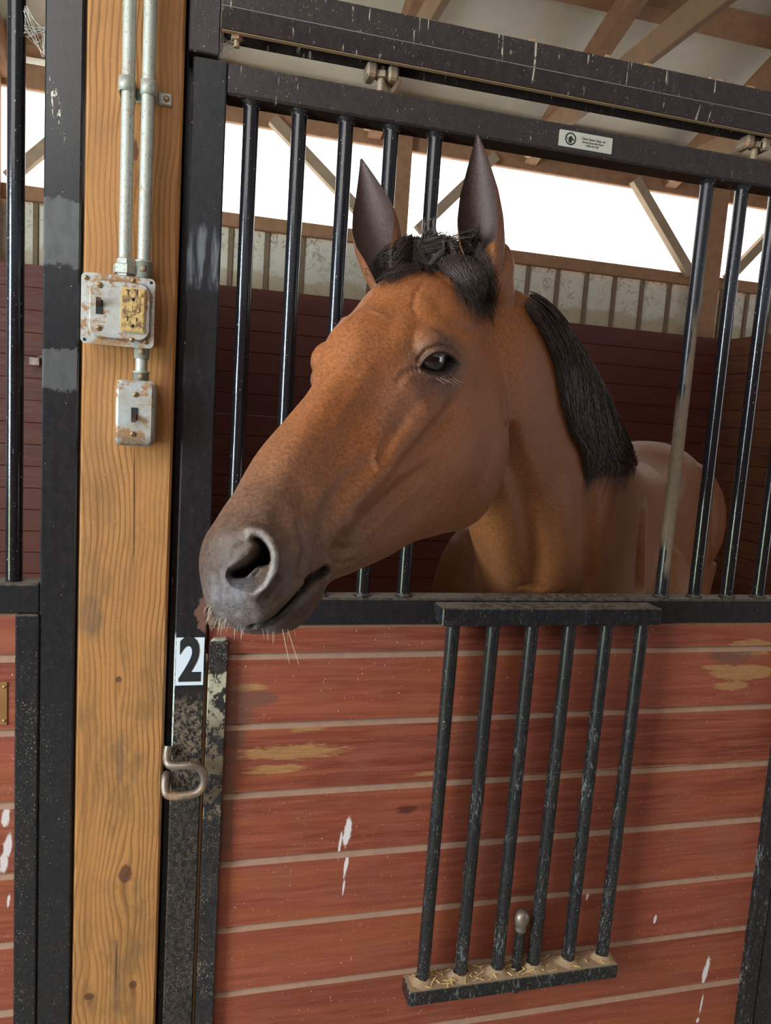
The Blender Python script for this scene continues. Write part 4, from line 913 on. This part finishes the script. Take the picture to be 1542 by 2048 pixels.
# ----- ears, joined to the same body mesh
def ear(sd, tip_px, tip_y, face, hwmax, lean):
    base = EB[sd]; tip = at(tip_px[0], tip_px[1], tip_y); ax = tip-base; L = np.linalg.norm(ax); ax /= L
    f = np.array(face, float); f -= ax*(f@ax); f /= np.linalg.norm(f); b = np.cross(ax, f)      # opening looks along f
    n, mth = 26, 25; vs = []; cs = []
    for sh in (0, 1):
        for i in range(n):
            t = i/(n-1); hw = hwmax*np.interp(t, [0, .12, .28, .42, .6, .78, .9, 1], [.48, .76, .97, 1.0, .84, .52, .27, .03])
            A = math.radians(np.interp(t, [0, .15, .35, .7, 1], [150, 140, 112, 82, 60])); r = hw/(1 if A > math.pi/2 else math.sin(A)); thick = .0042*(1-.5*t)
            for k in range(mth):
                u = -1+2*k/(mth-1); th_ = u*A; rr = r+(thick if sh else 0)*(1-abs(u)**6)
                bend = lean*math.sin(t*math.pi)*.010+.012*t*t
                p = base+ax*(L*t-.035*(1-t)**3)+b*rr*math.sin(th_)+f*(-rr*math.cos(th_)+r*.75*(1-t*.4)+bend)
                vs.append(p); edge = abs(u)**3
                if sh: c = lc(126, 78, 50)*(1-sst(t, .75, 1)*.7)+lc(40, 30, 28)*sst(t, .75, 1)*.7
                else: c = lc(74, 56, 52)*(1-.6*sst(np.array(edge), .3, 1)*sst(np.array(t), .6, .2))+lc(150, 92, 54)*.6*sst(np.array(edge), .3, 1)*sst(np.array(t), .6, .2)
                cs.append(c)
    fs = []; o2 = n*mth
    for i in range(n-1):
        for k in range(mth-1):
            q = [i*mth+k, i*mth+k+1, (i+1)*mth+k+1, (i+1)*mth+k]; fs += [q, [o2+j for j in q[::-1]]]
        for k in (0, mth-1): q = [i*mth+k, (i+1)*mth+k, o2+(i+1)*mth+k, o2+i*mth+k]; fs.append(q if k == 0 else q[::-1])
    fs.append([(n-1)*mth+k for k in range(mth)]+[o2+(n-1)*mth+k for k in range(mth)][::-1])
    m = bpy.data.meshes.new('ear'); m.from_pydata([tuple(p) for p in vs], [], fs); m.update()
    a = m.color_attributes.new('coat', 'FLOAT_COLOR', 'POINT'); a.data.foreach_set('color', np.concatenate([np.array(cs), np.ones((len(cs), 1))], 1).ravel()); return m
bm = bmesh.new(); bm.from_mesh(hm)
ears = [ear(1, (959, 273), -.155, (-.62, -.76, .1), .034, 1), ear(-1, (727, 327), -.02, (-.50, -.84, .1), .037, -1)]
for m in ears: bm.from_mesh(m)
bmesh.ops.recalc_face_normals(bm, faces=bm.faces[:]); bm.to_mesh(hm); bm.free()
hm.polygons.foreach_set('use_smooth', np.ones(len(hm.polygons), bool)); hm.name = 'horse'
def coat_mat():
    m = NT('bay_coat'); at_ = m.n('ShaderNodeVertexColor', layer_name='coat').outputs[0]; p = m.pos()
    hair = m.noise(p, 900, 2, .6); fine = m.noise(p, 260, 4, .7, .6); big = m.noise(p, 30, 5, .6)
    hv = m.n('ShaderNodeHueSaturation'); m.put(hv.inputs['Color'], at_); m.put(hv.inputs['Value'], m.mr(fine, .3, .7, .64, 1.22)); c = hv.outputs[0]
    c = m.mix(m.mr(big, .35, .7, 0, .35), c, m.mix(.25, c, (.02, .012, .01)))
    m.bump(m.ma('ADD', hair, m.ma('MULTIPLY', fine, .8)), .42, .0013)
    return m.done(c, m.mr(fine, .3, .7, .40, .55), 0, .40, **{'Sheen Weight': .03, 'Sheen Roughness': .4})
M['coat'] = coat_mat(); hm.materials.clear(); hm.materials.append(M['coat'])
horse = bpy.data.objects.new('horse', hm); COL.objects.link(horse); horse['_o'] = (0, 0, 0)
tag(horse, 'bay horse with black mane putting its head out over the stall door', 'horse')
# eyeballs
def eye_mat():
    m = NT('dark_eye'); o = m.obj(); x = m.n('ShaderNodeSeparateXYZ'); m.put(x.inputs[0], o)
    r = m.ma('SQRT', m.ma('ADD', m.ma('POWER', m.ma('MULTIPLY', x.outputs[0], .80), 2), m.ma('POWER', x.outputs[1], 2)))
    c = m.mix(m.mr(r, .010, .0135), (.006, .005, .006), (.035, .018, .010)); c = m.mix(m.mr(r, .0175, .0195), c, (.30, .20, .16))
    return m.done(c, .04, 0, .6, **{'Coat Weight': 1.0, 'Coat Roughness': .02})
M['eye'] = eye_mat()
for k in (0, 1):
    c = eye_c-eye_n*.0222; n_ = eye_n
    if k: c = mirror(c); n_ = n_@MIR
    e = MB(); N1, N2 = 28, 40; vs = [(.0235*math.sin(math.pi*i/N1)*math.cos(2*math.pi*j/N2)*1.0, .0235*math.sin(math.pi*i/N1)*math.sin(2*math.pi*j/N2), .0225*math.cos(math.pi*i/N1)) for i in range(N1+1) for j in range(N2)]
    e.add(vs, [[i*N2+j, (i+1)*N2+j, (i+1)*N2+(j+1) % N2, i*N2+(j+1) % N2] for i in range(N1) for j in range(N2)], 0, True)
    o = e.build('eye', 'eye', horse); xa = Vector(HM[0]); z = Vector(n_); xa = (xa-z*xa.dot(z)).normalized(); ya = z.cross(xa)
    R3 = Matrix((xa, ya, z)).transposed().to_4x4(); R3.translation = Vector(c); o.matrix_local = R3
# ----- hair
bvh = BVHTree.FromPolygons([tuple(v.co) for v in hm.vertices], [tuple(p.vertices) for p in hm.polygons])
def hair_mat(name, c0, c1):
    m = NT(name); n = m.noise(m.pos(), 60, 3); return m.done(m.mix(n, c0, c1), .42, 0, .45)
M['hair'] = hair_mat('black_hair', (.018, .012, .011), (.072, .048, .041)); M['whisker'] = plain('pale_whisker', lin(190, 170, 150), .5)
def strand(mb, pts, r0, n=4):
    k = len(pts); mb.tube(pts, [r0*(1-.8*(i/(k-1))**2) for i in range(k)], n, cap=False)
def res(poly, n):
    P_ = np.array(poly, float); d = np.r_[0, np.cumsum(np.linalg.norm(np.diff(P_, axis=0), axis=1))]; return np.stack([np.interp(np.linspace(0, d[-1], n), d, P_[:, k]) for k in range(P_.shape[1])], 1)
def onskin(p, off):
    co, no, i, d = bvh.find_nearest(Vector(p)); return co+no*off
NU = 60
Lp = res([(1040, 606), (1050, 630), (1065, 650), (1086, 686), (1103, 725), (1113, 775), (1121, 815), (1138, 869), (1159, 905), (1168, 960)], NU)
L3 = [];
for q in Lp:
    h = ray(*q)[0]
    L3.append(np.array(h) if h is not None else (L3[-1] if L3 else np.array(cr[6])))
L3 = np.array(L3)
Rp = np.array([(1052, 606), (1069, 624), (1095, 646), (1120, 685), (1146, 723), (1176, 775), (1198, 822), (1217, 862), (1246, 908), (1282, 962)])
crest3 = np.array([k[0] for k in NECK[1:7]])
Rr3 = res([tuple(p) for p in pchip(range(len(crest3)), np.linspace(0, len(crest3)-1, 40))@crest3], NU*2)
prj = proj(Rr3); Rres = res([tuple(p) for p in Rp], NU); R3_ = np.array([Rr3[np.argmin(((prj-q)**2).sum(1))] for q in Rres])
mane = MB()
for i in range(3600):
    u0 = random.random()**.85*.93; ln = random.uniform(.22, .5); u1 = min(1.0, u0+ln); v0 = random.random()**.8; v1 = max(0, v0-random.uniform(.0, .25)*(u1-u0)/.2)
    if u1 > .97: u1 = 1+random.gauss(-.02, .035)
    lift = random.uniform(.002, .016)+.006*v0; wob = random.uniform(-1, 1)*.002; pts = []
    for k in range(9):
        t = k/8; u = u0+(u1-u0)*t; v = v0+(v1-v0)*t; x = min(max(u, 0), 1)*(NU-1); i0 = min(int(x), NU-2); f = x-i0
        a = (L3[i0]*(1-f)+L3[i0+1]*f)*(1-v)+(R3_[i0]*(1-f)+R3_[i0+1]*f)*v
        p = onskin(a, .002+lift*math.sin(math.pi*(.15+.75*t)))
        if u > 1: p = p+Vector((0, 0, -(u-1)*.8))
        pts.append(p+Vector((wob*math.sin(t*6), 0, wob*math.cos(t*5))))
    strand(mane, pts, random.uniform(.0006, .0013), 3)
o = mane.build('mane', 'hair', horse)
fl = MB()
def fstrand(poly, off0, off1, jit, curl, r0, n=11):
    q = res(poly, n); j = np.array([random.gauss(0, jit), random.gauss(0, jit)]); ph = random.uniform(0, 6); pts = []
    for k in range(n):
        t = k/(n-1); x = q[k]+j*(.4+.6*t)+np.array([math.sin(ph+t*9), math.cos(ph*1.3+t*8)])*curl*t
        h = ray(*x)[0]
        if h is None: h = Vector(at(x[0], x[1], EB[1][1]+.02)); h = bvh.find_nearest(h)[0]+(h-bvh.find_nearest(h)[0])*.4
        nrm = bvh.find_nearest(h)[1]; pts.append(Vector(h)+nrm*(off0+(off1-off0)*t+random.uniform(0, .003)))
    strand(fl, pts, r0, 3)
for i in range(850):
    x0 = random.uniform(800, 880); fstrand([(x0+10, 482+random.uniform(-8, 10)), (x0-20, 510), (x0-50, 532), (random.uniform(758, 800), random.uniform(548, 566))] if random.random() < .55 else [(x0, 480), (x0-8, 505), (x0-25, 525), (x0-45, 540)], .010, .004, 9, 5, random.uniform(.0005, .0010))
for i in range(1100):
    x0 = random.uniform(850, 955); k = random.random(); ex, ey = 918+k*58+random.gauss(0, 8)+(x0-915)*.25, 545+k*95+random.gauss(0, 10)
    fstrand([(x0, 482+random.uniform(-6, 16)), (x0+14, 508), ((x0+ex)/2+14, (500+ey)/2), (ex, ey)], .014, .005, 10, 7, random.uniform(.0005, .0010))
for i in range(160): x0 = random.uniform(846, 872); fstrand([(x0, 452+random.uniform(-18, 20)), (x0, 490), (x0-3, 520), (856+random.gauss(0, 4), 548)], .022, .006, 5, 3, random.uniform(.0004, .0008))
for i in range(60): x0 = random.uniform(890, 950); fstrand([(x0, 490), (x0+random.uniform(-14, 14), 476), (x0+random.uniform(-16, 20), 462+random.uniform(-6, 8))], .012, .03, 5, 6, .0008, 7)
fl.build('forelock', 'hair', horse)
wk = MB()
for px, py, n, sp in ((440, 1240, 26, 16), (470, 1254, 22, 20), (418, 1215, 16, 8), (560, 1262, 10, 40)):
    for i in range(n):
        x, y = px+random.uniform(-sp, sp), py+random.uniform(-6, 10); h, nr_ = ray(x, y)
        if h is None: continue
        L = random.uniform(.004, .011); d = (nr_*.8+Vector((random.uniform(-.3, .3), 0, -.7))).normalized(); wk.tube([h, h+d*L*.5, h+d*L+Vector((0, 0, -.003))], [.00025, .0002, .0001], 3, cap=False)
for (x, y, dx, dy) in ((575, 1258, 20, 62), (565, 1258, 12, 60), (648, 1200, 26, 26)):
    h = ray(x, y)[0]
    if h is not None: e_ = h+Vector(CR)*dx*.0006-Vector(CU)*dy*.0006; wk.tube([h, (h+e_)/2, e_], [.0005, .0004, .0002], 3, cap=False)
for i in range(5):
    h, nr_ = ray(872+i*8, 756)
    if h is not None: wk.tube([h, h+Vector(CR)*.010+nr_*.008-Vector(CU)*.006], [.00022, .0001], 3, cap=False)
wk.build('whiskers', 'whisker', horse, kind='stuff')
lash = MB()
for i in range(14):
    x = 868+i*2.9; y = np.interp(x, [850, 866, 880, 896, 912], [719, 709, 705, 709, 724]); h, nr_ = ray(x, y)
    if h is not None: lash.tube([h, h+nr_*.005+Vector(CU)*.001, h+nr_*.008+Vector(CU)*.003+Vector(CR)*(x-880)*.00008], [.0003, .00025, .0001], 3, cap=False)
lash.build('eyelashes', 'hair', horse)
ef = MB()
EFP = res([(719, 400), (722, 430), (727, 462), (737, 500), (748, 527)], 90)
for i, q in enumerate(EFP):
    p = Vector(at(q[0]+5, q[1], EB[-1][1]-.005)); p0 = p; p = bvh.find_nearest(p)[0]
    if (p-p0).length > .015: continue
    for k in range(3): d = (-Vector(CR)*.9+Vector(CU)*random.uniform(-.1, .7)).normalized(); L = random.uniform(.006, .014); ef.tube([p, p+d*L*.6, p+d*L-Vector(CU)*.002], [.00025, .0002, .0001], 3, cap=False)
ef.build('ear_fuzz', 'whisker', horse, kind='stuff')
tl = MB()
tb = B0-BF*1.66
for i in range(160):
    a = random.uniform(0, 6.28); r = random.uniform(0, .035); p0 = Vector((tb[0]+math.cos(a)*r*.6, tb[1]+math.sin(a)*r*.6, 1.40)); pts = [p0]
    for k in range(1, 9): pts.append(p0+Vector((-BF[0]*.09*math.sin(min(1, k/4)*1.57)+math.cos(a)*r*k*.12, -BF[1]*.09*math.sin(min(1, k/4)*1.57)+math.sin(a)*r*k*.12, -.10*k-.008*k*random.random())))
    strand(tl, pts, .004)
tl.build('tail', 'hair', horse)
